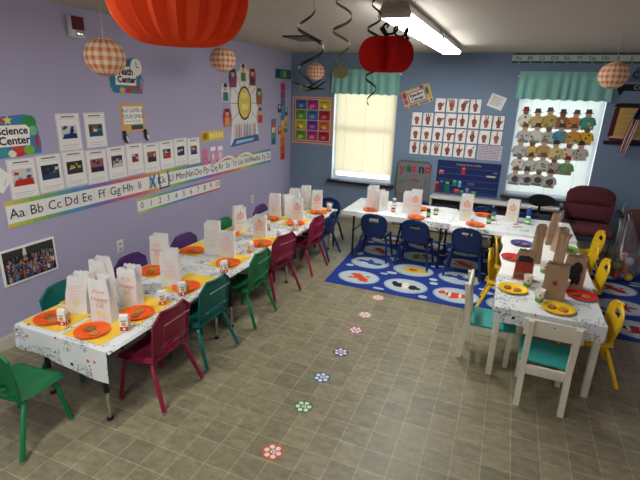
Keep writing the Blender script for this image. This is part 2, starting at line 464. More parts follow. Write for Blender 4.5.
def lantern(loc,label,R=.122):
    r=thing('paper_lantern',label,'lantern',loc,0,'gingham paper lanterns')
    mb=MB(); prof=[(max(.02,R*math.sin(t))+(.0016 if k%2 else 0), -R*.93*math.cos(t)) for k,t in enumerate([.16+(PI-.32)*i/26 for i in range(27)])]
    mb.lathe(prof,'gingham',32); mb.build('globe',r)
    mb=MB(); mb.tube([(0,0,R*.9),(0,0,CEIL-loc[2]-.001)],.0034,'string',5); mb.build('string',r)
lantern((.825,2.28,2.045),'orange gingham paper lantern nearest the camera, before the math sign')
lantern((.59,3.92,2.15),'orange gingham paper lantern above the wheel of paper figures')
lantern((.64,6.09,2.15),'small orange gingham paper lantern far off near the room corner')
lantern((4.00,4.92,2.10),'orange gingham paper lantern in front of the right window valance')

def streamer(pts_fn,label,loc,length,turns,rad,m,extra=None,w=.017,taper=True,phase=0):
    r=thing('swirl_streamer',label,'decoration',(loc[0],loc[1],loc[2]-length),0,'curly hanging streamers')
    def fn(u,v):
        t=v; a=2*PI*turns*t+phase; rr=rad*(1 if not taper else (.5+.7*math.sin(PI*min(1,t*1.05))))
        ww=w*(1-.35*abs(2*t-1))
        return (rr*math.cos(a), rr*math.sin(a), length*(1-t)+(u-.5)*ww*1.6)
    mb=MB(); mb.shell(fn,1,int(28*turns),.0012,m); mb.build('ribbon',r)
    mb=MB(); a0=(rad*.5*math.cos(phase),rad*.5*math.sin(phase),length-.004); mb.tube([a0,(a0[0]*.3,a0[1]*.3,length+max(.002,CEIL-loc[2])-.001)],.0012,'ribbon_dark',5); mb.build('hook',r)
    if extra: extra(r)
def twig(r):
    mb=MB()
    for a,b in (((-.10,0,.02),(.10,.01,-.015)),((-.07,.01,-.02),(.08,0,.04)),((-.02,0,-.03),(.10,.02,.03))): mb.tube([a,((a[0]+b[0])/2,.01,(a[2]+b[2])/2-.012),b],[.003,.006,.003],'black_fabric',6)
    for k in range(4): mb.shell(lambda u,v,k=k:(-.05+.03*k+.03*(u-.5),.005*k,-.01+.05*(v-.5)*(1-abs(2*u-1))),6,3,.001,'ribbon_olive')
    mb.build('twig_cutout',r)
def leaf(r):
    mb=MB(); mb.prism([(.05*math.cos(2*PI*i/14),.034*math.sin(2*PI*i/14)) for i in range(14)],-.001,.001,'ribbon_olive',M=Matrix.Translation((0,0,-.03))@Matrix.Rotation(PI/2,4,'X')); mb.build('oval_tag',r)
streamer(None,'dark curly streamer with twig cut-out, left of the others',(2.06,2.62,2.33),.42,1.8,.07,'ribbon_dark',twig,.014,phase=1)
streamer(None,'olive curly streamer with an oval tag, middle of the three',(2.26,2.62,2.43),.41,2.7,.045,'ribbon_olive',leaf,.011,phase=.6)
streamer(None,'long black curly streamer hanging behind the red tissue apple',(2.36,2.93,2.43),.62,4.4,.042,'ribbon_dark',None,.012,phase=2)

# ------------------------------------------------------------------ left wall
def alarm():
    r=thing('fire_alarm','white and maroon fire alarm box high on the purple wall','alarm',(0,2.795,2.225))
    mb=MB(); mb.rbox(.0005,.045,-.062,.062,0,.15,.008,'white_metal'); mb.build('housing',r)
    mb=MB(); mb.rbox(.0452,.052,-.055,.055,.05,.146,.004,C_((96,24,44))); mb.build('front_plate',r)
    mb=MB(); mb.rbox(.0452,.062,-.03,.045,.008,.044,.006,'chrome'); mb.build('strobe_lens',r)
alarm()
PUR=[C_((52,120,190)),C_((222,180,60)),C_((190,44,60)),C_((60,140,80)),C_((160,90,150)),C_((240,240,236)),C_((30,40,80))]
NAVY=C_((26,36,84)); WHT=C_((244,242,236)); BLK=C_((28,28,30))

f=LW(3.29,1.955)                                                     # math center
f.slab([(-.17,-.13),(.17,-.14),(.2,-.02),(.16,.05),(.19,.11),(.12,.17),(.04,.16),(-.06,.14),(-.12,.1),(-.2,.02),(-.2,-.08)],C_((60,128,150)))
f.ell(.12,.09,.07,.075,WHT,1); f.line([(.12,.09),(.12,.135)],.008,BLK,2); f.line([(.12,.09),(.15,.09)],.008,BLK,2)
f.poly([(-.14,-.065),(.1,-.07),(.12,.09),(-.13,.085)],C_((244,238,214)),2)
f.ell(-.16,-.01,.035,.06,C_((30,120,170)),1); f.poly([(.02,-.12),(.13,-.13),(.14,-.07),(.04,-.075)],C_((190,40,80)),3)
for k,c in enumerate(PUR[:5]): f.ell(-.14+.07*k,-.11,.032,.024,c,4)
f.ell(.17,-.06,.02,.06,C_((150,150,160)),3); f.ell(0,.125,.06,.025,C_((60,90,150)),2)
f.text('Math',-.015,.045,.085,NAVY,5,.003); f.text('Center',-.01,-.022,.075,NAVY,5,.003)
tag(f.mb.build('math_center_sign',base='c'),'cut-out sign reading Math Center high on the purple wall','sign')

f=LW(2.22,1.52)                                                      # science center
f.slab([(-.17,-.145),(.15,-.135),(.16,-.06),(.145,.05),(.12,.13),(.06,.145),(-.1,.135),(-.17,.14)],C_((58,128,172)))
for u,v,a,b,c in ((.09,.09,.055,.05,(52,140,80)),(.11,.03,.03,.035,(110,190,140)),(-.12,.11,.03,.02,(200,60,60)),(-.02,-.115,.05,.03,(196,48,48)),(-.07,-.12,.03,.026,(236,220,190)),(.06,-.105,.04,.035,(118,184,52)),(.13,-.05,.014,.055,(190,40,44)),(-.13,-.11,.03,.03,(60,150,150)),(-.02,-.085,.045,.03,(206,66,54))): f.ell(u,v,a,b,C_(c),1)
f.poly([(-.065+.035*(1 if i%2==0 else .45)*math.cos(PI/2+i*PI/5), .108+.035*(1 if i%2==0 else .45)*math.sin(PI/2+i*PI/5)) for i in range(10)],C_((238,220,110)),2)
f.poly([(-.165,-.07),(.07,-.07),(.085,.05),(.06,.075),(-.165,.075)],C_((246,242,226)),3)
f.text('Science',-.045,.035,.075,NAVY,4,.0022); f.text('Center',-.04,-.032,.078,NAVY,4,.0022)
tag(f.mb.build('science_center_sign',base='c'),'colourful sign reading Science Center at left edge of the purple wall','sign')

f=LW(3.315,1.61)                                                     # kindness note
f.slab([(-.15,-.125),(.145,-.13),(.15,.125),(-.145,.125)],C_((216,170,110)))
f.rect(-.115,-.06,.12,.095,WHT,1); f.text("Kin' LOVE is",0,.06,.05,BLK,2); f.text('YOUR SMILE',0,.005,.05,BLK,2); f.line([(-.1,-.035),(.1,-.035)],.004,C_((120,120,120)),2)
f.rect(-.03,-.11,.115,-.07,C_((40,70,80)),1); f.ell(-.055,-.09,.024,.02,C_((238,190,60)),1)
tag(f.mb.build('handwritten_note',base='c'),'white lettered note on tan card held above two paper clips','note')
for y,z,w in ((3.20,1.44,'left, under the lettered note'),(3.46,1.44,'right, under the lettered note')):
    r=thing('penguin_clip','black and white penguin-shaped clip on the wall, '+w,'clip',(.001,y,z-.06),0,'clips under the lettered note')
    mb=MB(); b=Matrix.Translation((.012,0,.05))@Matrix.Rotation(.35,4,'X')@Matrix.Diagonal((.011,.028,.045,1))
    mb.lathe([(math.sin(t),-math.cos(t)) for t in [PI*i/10 for i in range(11)]],'black_plastic',12,M=b)
    mb.lathe([(math.sin(t),-math.cos(t)) for t in [PI*i/10 for i in range(11)]],'black_plastic',12,M=Matrix.Translation((.012,-.015,.1))@Matrix.Diagonal((.011,.02,.02,1))); mb.build('body',r)
    mb=MB(); mb.lathe([(math.sin(t),-math.cos(t)) for t in [PI*i/10 for i in range(11)]],'white_metal',10,M=Matrix.Translation((.019,.006,.045))@Matrix.Rotation(.35,4,'X')@Matrix.Diagonal((.007,.014,.03,1))); mb.build('belly',r)

# printed pages with one photo each
def page(y,z,label,cols,pic=(.14,.1),off=0,ang=0):
    f=LW(y,z,ang); f.sheet(.212,.285,'white_paper')
    ed=C_((196,194,200))
    f.line([(-.1,-.137),(.1,-.137),(.1,.137),(-.1,.137),(-.1,-.137)],.0035,ed,1)
    f.rect(-.06,.112,.06,.122,C_((120,120,126)),1); f.line([(-.085,.1),(.085,.1)],.003,ed,1)
    f.line([(-.08,-.1),(.08,-.1)],.004,C_((176,176,182)),1); f.line([(-.08,-.118),(.06,-.118)],.004,C_((186,186,190)),1)
    a,b=pic; rnd=random.Random(int(y*1000))
    f.rect(-a/2,-b/2+off,a/2,b/2+off,C_(cols[0]),1)
    for k in range(9):
        c=C_(cols[1+k%(len(cols)-1)]); u=rnd.uniform(-a/2+.018,a/2-.018); v=rnd.uniform(-b/2+.012,b/2-.012)+off
        f.poly([(u-.018,v-.01),(u+rnd.uniform(.006,.018),v-.012),(u+.018,v+.008),(u-rnd.uniform(.002,.016),v+.012)],c,2+k*.2)
    c=C_(cols[-1]); f.poly([(-a/2,-b/2+off),(a/2,-b/2+off),(a/2-.01,-b/2+off+b*.4),(-a/2+.02,-b/2+off+b*.36)],c,4.2)
    return tag(f.mb.build('printed_page',base='c'),label,'page','printed photo pages on the purple wall')
PG='page in the row of ten '
G,BR,Bk,W_=(70,110,80),(120,84,60),(34,34,40),(206,204,200)
page(2.63,1.52,'white page of the upper pair with a navy blue picture, beside the science sign',[W_,Bk,G,(30,52,120),(22,44,120)])
page(2.885,1.52,'white page of the upper pair with a green and red picture, right one',[G,Bk,(170,60,70),W_,(34,70,110)])
rows=[('with a red-bottomed picture, under the science sign',[W_,Bk,(70,80,90),(120,150,170),(190,40,36)],(0.158,0.121)),
('with dark red and green picture, second from left',[Bk,(140,60,60),G,W_,(30,60,90)],(0.147,0.110)),
('with a yellow striped picture, third from the left',[Bk,(200,160,60),BR,W_,(40,50,50)],(0.147,0.099)),
('with pink, green and navy picture, fourth from left',[(170,80,90),G,W_,Bk,(28,34,74)],(0.136,0.110)),
('with navy over cream picture, fifth from left',[(54,50,70),BR,Bk,(150,140,150),(196,196,180)],(0.124,0.105)),
('with the smallest picture, sixth from left',[Bk,W_,(160,60,70),BR,(130,40,50)],(0.079,0.072)),
('with orange-brown and navy picture, seventh from left',[(170,96,60),BR,W_,Bk,(32,32,90)],(0.124,0.099)),
('with black and bright red picture, eighth from left',[Bk,W_,(110,110,120),(170,40,44),(196,30,36)],(0.113,0.094)),
('with a blue-black picture, ninth from the left',[(40,44,60),W_,(90,100,120),Bk,(36,46,86)],(0.113,0.094)),
('with a brown and blue picture, tenth and rightmost',[BR,W_,(60,60,70),(150,90,70),(40,54,130)],(0.113,0.094))]
for k,(t,c,p) in enumerate(rows): page(2.197+.2195*k,1.225+.006*((k*7)%3-1),PG+t,c,p,.01,.008*((k*5)%3-1))
f=LW(2.03,1.235,.8,.004); f.sheet(.14,.14,'white_paper'); f.line([(-.02,-.05),(.03,-.03)],.01,C_((220,210,190)),1)
tag(f.mb.build('paper_note',base='c'),'blank white square note turned on its corner at the left picture edge','note')

RB=[(214,196,80),(120,178,90),(80,150,190),(130,110,180),(206,100,130),(214,120,90)]
def rainbow(f,u0,u1,v0,v1,l=1):
    n=int((u1-u0)/.06); w=(u1-u0)/n
    for k in range(n):
        t=(k*.23)%6; i=int(t); q=t-i; a,b=RB[i],RB[(i+1)%6]
        c=tuple(int(round((a[j]*(1-q)+b[j]*q)/12)*12) for j in range(3)); f.rect(u0+k*w,v0,u0+(k+1)*w,v1,C_(c),l)
f=LW(4.0,.977); f.sheet(3.94,.195,'white_paper')                      # alphabet strip
rainbow(f,-1.97,1.97,.065,.0975); rainbow(f,-1.97,1.97,-.0975,-.065)
for k in range(26):
    f.text(chr(65+k)+chr(97+k),-1.97+.0758+.1515*k,0,.105,C_((44,44,50)),2)
    f.line([(-1.97+.1515*k,-.062),(-1.97+.1515*k,.062)],.002,C_((200,200,200)),1)
tag(f.mb.build('alphabet_strip',base='c'),'long white alphabet strip with rainbow edges along the purple wall','strip')
f=LW(3.955,.775); f.sheet(1.38,.145,'white_paper'); rainbow(f,-.69,.69,.05,.0725); rainbow(f,-.69,.69,-.0725,-.05)
for k in range(11): f.text(str(k),-.63+.126*k,0,.088,C_((60,60,66)),2)
tag(f.mb.build('number_strip',base='c'),'short white number strip with rainbow edges under the alphabet strip','strip')
f=LW(3.50,.985,0,.004); f.slab([(-.035,-.07),(-.01,-.02),(.02,-.075),(.04,-.06),(.015,.0),(.04,.06),(.015,.07),(-.005,.025),(-.03,.07),(-.045,.05),(-.02,0)],C_((50,140,170)))
tag(f.mb.build('paper_ribbon',base='c'),'turquoise paper ribbon cut-out stuck over letters I and J of the alphabet strip','decoration')
mb=MB(); f=LW(3.66,.975,.05,.005,mb)
for a,b,c,d in ((-.075,-.085,-.06,.085),(.06,-.085,.075,.085),(-.06,-.085,.06,-.07)): f.slab([(a,b),(c,b),(c,d),(a,d)],C_((38,84,140)))
tag(mb.build('paper_cutout',base='c'),'blue U-shaped paper frame around letter K on the alphabet strip','decoration')
# drooping white paper bows over the strip's far half
for k,(ya,yb,t) in enumerate(((4.55,5.02,'left of the two arches'),(4.95,5.45,'right of the two arches'))):
    mb=MB(); mb.shell(lambda u,v:(.008+.02*math.sin(PI*u), ya+(yb-ya)*u+.02*v, 1.0+.07*math.sin(PI*u)+.03*v),24,2,.001,C_((238,232,214))); 
    tag(mb.build('paper_arch',base='c'),'curled white paper strip over the far alphabet letters, '+t,'decoration','curled paper strips')

f=LW(2.135,.60,0,.012); f.sheet(.43,.27,'white_paper')               # framed photo of a crowd
f.rect(-.2,-.12,.2,.12,C_((28,28,32)),1)
rnd=random.Random(3); skin=[(196,150,126),(150,106,84),(214,176,150)]; cloth=[(50,80,130),(40,70,120),(150,50,50),(206,206,206),(190,130,80),(60,60,70),(70,110,150),(130,80,60)]
f.poly([(-.2,.07),(.2,.06),(.2,.12),(-.2,.12)],C_((52,50,48)),1.3); f.poly([(-.05,.06),(-.02,.06),(-.025,.12),(-.045,.12)],C_((220,210,200)),2)
for k in range(150):
    q=k/150; u=rnd.uniform(-.185,.185); v=.055-.15*q+rnd.uniform(-.008,.008); z_=.6+.5*q
    if v<-.085: continue
    f.ell(u,v-.014*z_,.012*z_,.02*z_,C_(rnd.choice(cloth)),2,8); f.ell(u,v+.010*z_,.006*z_,.0075*z_,C_(rnd.choice(skin)),2,8); f.ell(u,v+.0155*z_,.0062*z_,.004*z_,C_(rnd.choice([(40,30,26),(70,50,40),(30,28,30),(150,120,80)])),2,8)
tag(f.mb.build('group_photo',base='c'),'photo print of a crowd of people with white border, low on the purple wall','photo')
for y,z,t in ((3.0,.455,'nearer the camera, behind the purple chair'),(5.42,.42,'further back, near the far purple chair')):
    r=thing('wall_outlet','white electrical outlet on the purple wall, '+t,'outlet',(0,y,z-.06),0,'wall outlets')
    mb=MB(); mb.rbox(.0005,.007,-.038,.038,0,.12,.003,'white_metal'); mb.build('cover_plate',r)
    for q in (.035,.085):
        mb=MB(); mb.rbox(.0071,.010,-.016,.016,q-.014,q+.014,.001,'table_laminate'); mb.box(.0101,.0106,-.008,-.005,q-.006,q+.006,'black_plastic'); mb.box(.0101,.0106,.005,.008,q-.006,q+.006,'black_plastic'); mb.build('socket',r)
f=LW(4.545,1.36); f.sheet(.45,.115,C_((226,196,90)))
f.rect(-.22,-.05,-.09,.05,C_((206,160,30)),1); f.ell(-.155,0,.04,.035,C_((150,110,40)),2); 
for k in range(5): f.rect(-.06+.055*k,-.028,-.02+.055*k,.03,C_((244,226,150)),2)
tag(f.mb.build('yellow_label_strip',base='c'),'small yellow label strip between the photo pages and the figure wheel','sign')
for k,(y,h,c,t) in enumerate(((4.37,.19,(206,120,150),'plain, leftmost'),(4.53,.21,(216,150,170),'white-topped, middle'),(4.68,.2,(220,170,190),'palest, rightmost'))):
    f=LW(y,1.13,0,.003); f.slab([(-.055,-h/2),(.055,-h/2),(.05,h/2),(-.05,h/2)],C_(c))
    if k: f.rect(-.05,h/2-.05,.05,h/2-.005,WHT,1); f.rect(-.012,-.04,.012,.02,WHT,1)
    else: f.line([(-.05,-.03),(.05,-.02)],.01,C_((190,90,120)),1)
    tag(f.mb.build('pink_pocket_card',base='c'),'small pink paper pocket above the alphabet strip, '+t,'card','pink pockets above the strip')

# round helper chart with paper figures
r=thing('helper_wheel_chart','white wheel chart with yellow oval centre ringed by paper figures on the purple wall','chart',(0,5.27,1.19))
f=LW(0,.53); f.O=Vector((0,0,.53)); n=40
f.slab([(.33*math.cos(2*PI*i/n),.42*math.sin(2*PI*i/n)) for i in range(n)],C_((232,226,222)))
f.slab([(-.36,-.5),(.36,-.47),(.3,-.2),(-.3,-.2)],C_((226,222,220)),.0026)
for i in range(12):
    a=2*PI*i/12; f.line([(.17*math.cos(a),.2*math.sin(a)),(.32*math.cos(a),.38*math.sin(a))],.006,C_((60,56,60)),1)
rnd=random.Random(9)
for k in range(14): f.poly([(-.28+.04*k,-.42),(-.25+.04*k,-.42),(-.255+.04*k,-.26+.04*rnd.random()),(-.275+.04*k,-.27)],C_(rnd.choice([(196,120,110),(120,160,130),(214,190,170),(150,110,140),(200,200,196)])),1.5)
f.mb.build('wheel_board',r)
f=LW(0,0); f.O=Vector((.003,0,.06)); f.slab([(-.36,-.06),(.36,-.03),(.33,.06),(-.27,.04)],C_((54,104,160))); f.poly([(-.25,-.03),(.2,-.01),(.22,.02),(-.22,.01)],C_((170,196,210)),1); f.mb.build('blue_base',r)
f=LW(0,0); f.O=Vector((.0036,-.01,.53)); f.slab([(.165*math.cos(2*PI*i/30),.21*math.sin(2*PI*i/30)) for i in range(30)],C_((90,70,50))); f.poly([(.14*math.cos(2*PI*i/30),.185*math.sin(2*PI*i/30)) for i in range(30)],C_((226,200,92)),1)
for q in range(6): f.ell(-.05+.05*(q%3),.1-.09*(q//3)*1.6,.03,.04,C_((238,220,140)),1.5)
f.mb.build('yellow_centre',r)
figs=[(-.44,.66,(60,120,100),(220,220,220)),(-.27,.83,(170,50,80),(60,80,120)),(-.03,.90,(70,130,70),(220,210,190)),(.2,.86,(50,60,90),(190,70,70)),(.37,.62,(180,60,50),(110,130,70)),(.39,.37,(180,60,60),(196,170,140)),(-.42,.37,(214,150,70),(190,60,60))]
for u,v,c1,c2 in figs:
    f=LW(0,0); f.O=Vector((.004,u,v)); f.slab([(-.075,-.11),(.075,-.11),(.09,.02),(.06,.1),(-.06,.1),(-.09,.02)],C_(c2)); f.poly([(-.06,-.1),(.06,-.1),(.05,0),(-.05,0)],C_(c1),1)
    f.ell(0,.045,.035,.04,C_((206,160,130)),1); f.poly([(-.045,.06),(.045,.06),(.03,.1),(-.03,.1)],C_((70,46,36)),2); o=f.mb.build('paper_figure',r)
# the corner strips
f=LW(6.37,2.125,.0,.004); f.sheet(.5,.13,C_((38,104,64)))
for k,c in enumerate(((28,60,120),(60,150,90),(150,190,120),(40,120,80))): f.rect(-.22+.11*k,-.045,-.13+.11*k,.045,C_(c),1)
tag(f.mb.build('green_sign',base='c'),'small green sign above the growth chart at the far end of the purple wall','sign')
f=LW(6.36,1.44); f.sheet(.15,1.14,C_((196,160,60)))
for k,c in enumerate(((170,60,100),(150,60,140),(60,110,170),(50,150,180),(60,120,170),(206,170,70),(214,150,50),(206,100,44),(196,70,40),(186,46,40))): f.rect(-.07,.56-.113*(k+1),.07,.56-.113*k-.006,C_(c),1)
for u,v,c in ((-.11,.2,(70,60,60)),(.11,.15,(60,110,100)),(.1,.02,(214,160,60)),(-.1,-.12,(180,90,50)),(.1,-.1,(90,120,60)),(.0,-.03,(220,180,120))):
    f.slab([(u-.06,v-.06),(u+.06,v-.06),(u+.05,v+.06),(u-.05,v+.06)],C_(c),.003); f.ell(u,v+.02,.03,.03,C_((224,190,160)),3)
tag(f.mb.build('growth_chart',base='c'),'tall narrow rainbow growth chart strip beside the room corner','chart')
f=LW(6.06,1.31); f.sheet(.14,.37,C_((70,120,140)))
for k,c in enumerate(((196,90,80),(220,200,150),(90,140,110),(60,90,130))): f.rect(-.05,.16-.085*(k+1),.05,.16-.085*k-.012,C_(c),1)
tag(f.mb.build('narrow_card',base='c'),'short narrow picture card left of the rainbow growth chart','card')
# ------------------------------------------------------------------ back wall
f=BK(.378,1.465,0,.003); f.sheet(.69,.72,C_((196,120,104)))           # colour-card chart
for i in range(24):
    for q in (-.35,.335): 
        f.rect(-.345+.0288*i,q if q<0 else q,-.345+.0288*i+.0144,(q if q<0 else q)+.016,C_((230,220,190)),1)
    for q in (-.343,.327): f.rect(q,-.36+.03*i,q+.016,-.36+.03*i+.015,C_((230,220,190)),1)
f.rect(-.3,-.31,.3,.32,C_((206,200,196)),1)
cc=[(60,100,150),(170,50,110),(214,180,50),(90,150,50),(60,110,160),(170,40,50),(196,180,50),(120,60,130),(206,110,50),(110,150,50),(180,60,120),(170,40,44)]
for k,c in enumerate(cc):
    i,j=k%3,k//3; u0=-.29+.195*i; v1=.31-.155*j
    f.rect(u0,v1-.145,u0+.185,v1,C_(c),2); f.line([(u0+.03,v1-.04),(u0+.15,v1-.03)],.018,C_(tuple(max(0,x-40) for x in c)),3)
    f.ell(u0+.09,v1-.095,.04,.026,C_(tuple(min(255,x+60) for x in c)),3); f.poly([(u0+.02,v1-.13),(u0+.08,v1-.13),(u0+.05,v1-.09)],C_(cc[(k+5)%12]),4)
tag(f.mb.build('colour_card_chart',base='c'),'chart of twelve bright colour cards with checked border in the room corner','chart')

f=BK(1.955,1.872,.36,.004); f.slab([(-.2,-.12),(.2,-.125),(.205,.11),(.12,.125),(.05,.115),(-.2,.12)],C_((216,190,130)))   # reading center
for k in range(13): f.rect(-.195+.03*k,-.118,-.17+.03*k,-.09,C_([(190,60,60),(220,180,70),(70,130,90),(150,80,130),(60,110,160)][k%5]),1)
f.ell(-.165,.06,.03,.05,C_((190,60,70)),1); f.ell(-.165,-.03,.03,.04,C_((196,90,120)),1); f.rect(.13,-.06,.19,.1,C_((196,176,110)),1); f.ell(.09,.1,.03,.02,C_((170,60,60)),1); f.ell(.15,.03,.02,.05,C_((70,100,70)),2)
f.poly([(-.12,-.075),(.12,-.075),(.12,.075),(-.12,.075)],C_((52,70,140)),2); f.rect(-.11,-.065,.11,.065,C_((228,222,200)),3)
f.text('Reading',0,.028,.06,NAVY,4,.002); f.text('Center',0,-.03,.06,NAVY,4,.002)
tag(f.mb.build('reading_center_sign',base='c'),'tilted sign reading Reading Center on the blue wall','sign')
f=BK(3.01,1.835,-.32); f.sheet(.2,.17,'white_paper')
for k in range(6): f.line([(-.075,.055-.02*k),(.075-.02*(k%3),.055-.02*k)],.006,C_((150,150,156)),1)
tag(f.mb.build('paper_note',base='c'),'tilted white printed note right of the hand-sign cards on the blue wall','note')

# 26 hand-sign cards and one text sheet
SK=[(150,84,66),(164,96,76),(136,74,58)]
HAND={}
def hand(f,k,rnd):
    s=C_(SK[k%3]); d=C_((104,54,44)); t=rnd.uniform(-.15,.15)
    f.poly([(-.018,-.07),(.02,-.07),(.026,-.02),(-.022,-.02)],s,2)                    # wrist
    f.ell(.0,.0,.034,.036,s,2)
    n={0:0,1:4,2:3,3:1,4:0,5:3,6:1,7:2,8:1,9:1,10:2,11:2,12:0,13:0,14:0,15:2,16:1,17:2,18:0,19:1,20:2,21:2,22:3,23:1,24:1,25:1}[k]
    tilt=1.35 if k in (6,7,15) else (.6 if k in (2,16,25) else t)
    for q in range(n):
        a=tilt+(q-(n-1)/2)*(.26 if k in (21,22,10,5) else .1); L=.078-.008*abs(q-(n-1)/2); u0=(q-(n-1)/2)*.016
        f.line([(u0,.01),(u0+math.sin(a)*L,.01+math.cos(a)*L)],.014,s,3); f.line([(u0+.008,.012),(u0+.008+math.sin(a)*L*.8,.012+math.cos(a)*L*.8)],.002,d,4)
    if n==0:
        for q in range(4): f.line([(-.026+.016*q,.0),(-.024+.016*q,.03)],.0025,d,4)
    if k in (0,11,24,6): f.line([(.026,-.01),(.05,.03)],.015,s,3)                      # thumb out
    else: f.line([(.028,-.012),(-.012,.004)],.013,C_(SK[(k+1)%3]),5)
rows=[(4,2.208,1.868),(8,1.905,1.668),(8,1.905,1.468),(6,1.905,1.268)]; k=0
for ri,(n,x0,zt) in enumerate(rows):
    for i in range(n):
        L=chr(65+k); f=BK(x0+.0775+.1555*i,zt-.1); f.sheet(.152,.196,C_((104,112,136))); f.rect(-.068,-.09,.068,.09,WHT,1)
        hand(f,k,random.Random(k)); f.text(L,-.054,.074,.024,BLK,3)
        pos={0:'leftmost',n-1:'rightmost'}.get(i,('','second','third','fourth','fifth','sixth','seventh')[min(i,6)])
        tag(f.mb.build('hand_sign_card',base='c'),'flashcard of the hand sign for letter %s, %s in the %s row'%(L,pos,('top','second','third','bottom')[ri]),'flashcard','hand-sign flashcards on the blue wall'); k+=1
f=BK(3.012,1.168); f.sheet(.31,.196,C_((206,196,206)))
rnd=random.Random(5)
for j in range(8):
    u=-.14
    while u<.12: w=rnd.uniform(.012,.04); f.rect(u,.078-.0225*j,min(.145,u+w),.088-.0225*j,C_((150,110,130) if rnd.random()<.6 else (120,110,140)),1); u+=w+.008
tag(f.mb.build('text_card',base='c'),'pale text card filling the right end of the bottom hand-sign row','card')

# navy pocket chart
r=thing('pocket_chart','navy blue pocket chart hanging on the blue wall above the low white shelf','chart',(2.765,BW,.56))
f=BK(0,0,0,.006); f.O=Vector((0,0,.235)); f.sheet(.85,.46,C_((22,40,96)))
for k in range(5): f.rect(-.41,.13-.085*k,.41,.137-.085*k,C_((70,90,140)),1); f.rect(-.41,.10-.085*k,.41,.104-.085*k,C_((16,30,76)),1)
f.text('helping hands today',0,.185,.042,C_((196,176,90)),2)
f.mb.build('fabric_panel',r)
for u,v,w,h,c in ((-.36,.06,.07,.06,(180,90,80)),(-.06,.10,.05,.1,(190,40,40)),(.31,.05,.12,.025,(190,180,150)),(.36,.1,.06,.02,(120,110,120)),(-.4,-.15,.05,.17,(130,26,34)),(-.34,-.12,.05,.14,(40,56,100)),(-.26,-.14,.065,.16,(20,104,70)),(-.16,-.08,.06,.08,(44,130,80)),(-.09,-.09,.04,.09,(100,160,200)),(-.12,-.19,.07,.05,(206,60,40)),(-.05,-.2,.05,.05,(60,150,110)),(.02,-.17,.05,.06,(130,110,170)),(.11,-.2,.07,.05,(60,140,80)),(.06,-.08,.1,.03,(60,80,140))):
    f=BK(0,0,0,.008); f.O=Vector((u,-.0062,.235+v)); f.sheet(w,h,C_(c)); f.rect(-w*.35,h*.25,w*.35,h*.4,C_(tuple(min(255,x+90) for x in c)),1); f.mb.build('pocket_card',r)

# grey magnetic easel with letters
r=thing('magnetic_board','grey magnetic board with rounded top standing against the blue wall, spelling yes no','board',(2.02,BW-.05,0))
mb=MB(); pts=[(-.245,.0),(.245,.0),(.245,.9),(.235,.945),(.2,.975),(-.2,.975),(-.235,.945),(-.245,.9)]
mb.prism(pts,-.012,.012,C_((124,122,118),.45),M=Matrix.Rotation(PI/2,4,'X')); mb.build('board',r)
mb=MB(); mb.tube([(u,-.013,v) for u,v in pts[2:]+[pts[0]]][:7]+[(-.245,-.013,.02)],.011,C_((92,92,92)),6); mb.build('edge_rim',r)
for ch,u,v,c in (('y',-.17,.865,(150,70,70)),('e',-.075,.88,(40,110,80)),('s',-.0,.885,(190,60,90)),('n',.11,.875,(40,50,100)),('o',.195,.88,(180,40,60))):
    mb=MB(); vs,fs=text_geo(ch,.17,.006); 
    for h in (0,.006): mb.add([(u+x,-.0125-.006+h,v+z) for x,z,y in vs],fs,C_(c))
    o=mb.build('magnet_letter',r)
for a,b,c in (((-.19,.68),(-.06,.72),(70,140,150)),((-.02,.715),(.1,.71),(190,50,50)),((.17,.64),(.19,.76),(60,130,140)),((-.22,.52),(.02,.515),(170,110,110))):
    mb=MB(); mb.tube([(a[0],-.018,a[1]),(b[0],-.018,b[1])],.008,C_(c),6); mb.build('magnet_strip',r)
f=BK(0,0); f.O=Vector((-.17,-.0125,.28)); f.sheet(.12,.13,C_((120,140,60))); f.rect(-.05,-.01,.05,.06,C_((206,100,50)),1); f.mb.build('magnet_card',r)

# low white shelf under the windows
r=thing('low_shelf','long low white cubby shelf along the blue wall under the pocket chart','shelf',(3.17,BW-.125,0))
mb=MB(); mb.rbox(-.86,.86,-.1,.108,.5,.535,.006,C_((226,222,212),.5)); mb.build('shelf_top',r)
for x in (-.845,-.43,0,.43,.845):
    mb=MB(); mb.box(x-.011,x+.011,-.09,.1,.0,.499,C_((214,210,200),.5)); mb.build('divider',r)
mb=MB(); mb.box(-.83,.83,.1,.106,.02,.499,C_((96,92,90),.6)); mb.build('back_panel',r)
for z in (.03,.26):
    mb=MB(); mb.box(-.85,.85,-.088,.099,z,z+.018,C_((214,210,200),.5)); mb.build('shelf_board',r)
for k,(x,c,t) in enumerate(((2.53,(60,58,62),'dark grey, leftmost'),(2.95,(76,64,60),'brown-grey, second'),(3.38,(92,30,40),'dark red, third'),(3.81,(70,70,78),'mid grey, rightmost'))):
    r=thing('storage_bin','storage bin in the low white shelf, '+t,'bin',(x,BW-.13,.279),0,'bins in the low shelf')
    mb=MB(); mb.shell(lambda u,v:((.15+.02*v)*max(-1,min(1,1.35*math.cos(2*PI*u))), (.06+.01*v)*max(-1,min(1,1.35*math.sin(2*PI*u))), .15*v),32,3,.003,C_(c,.5)); mb.box(-.148,.148,-.058,.058,.001,.006,C_(c,.5)); mb.build('bin_body',r)
    mb=MB(); mb.rbox(-.05,.05,-.078,-.071,.09,.115,.003,C_((200,196,190),.5)); mb.build('label_holder',r)

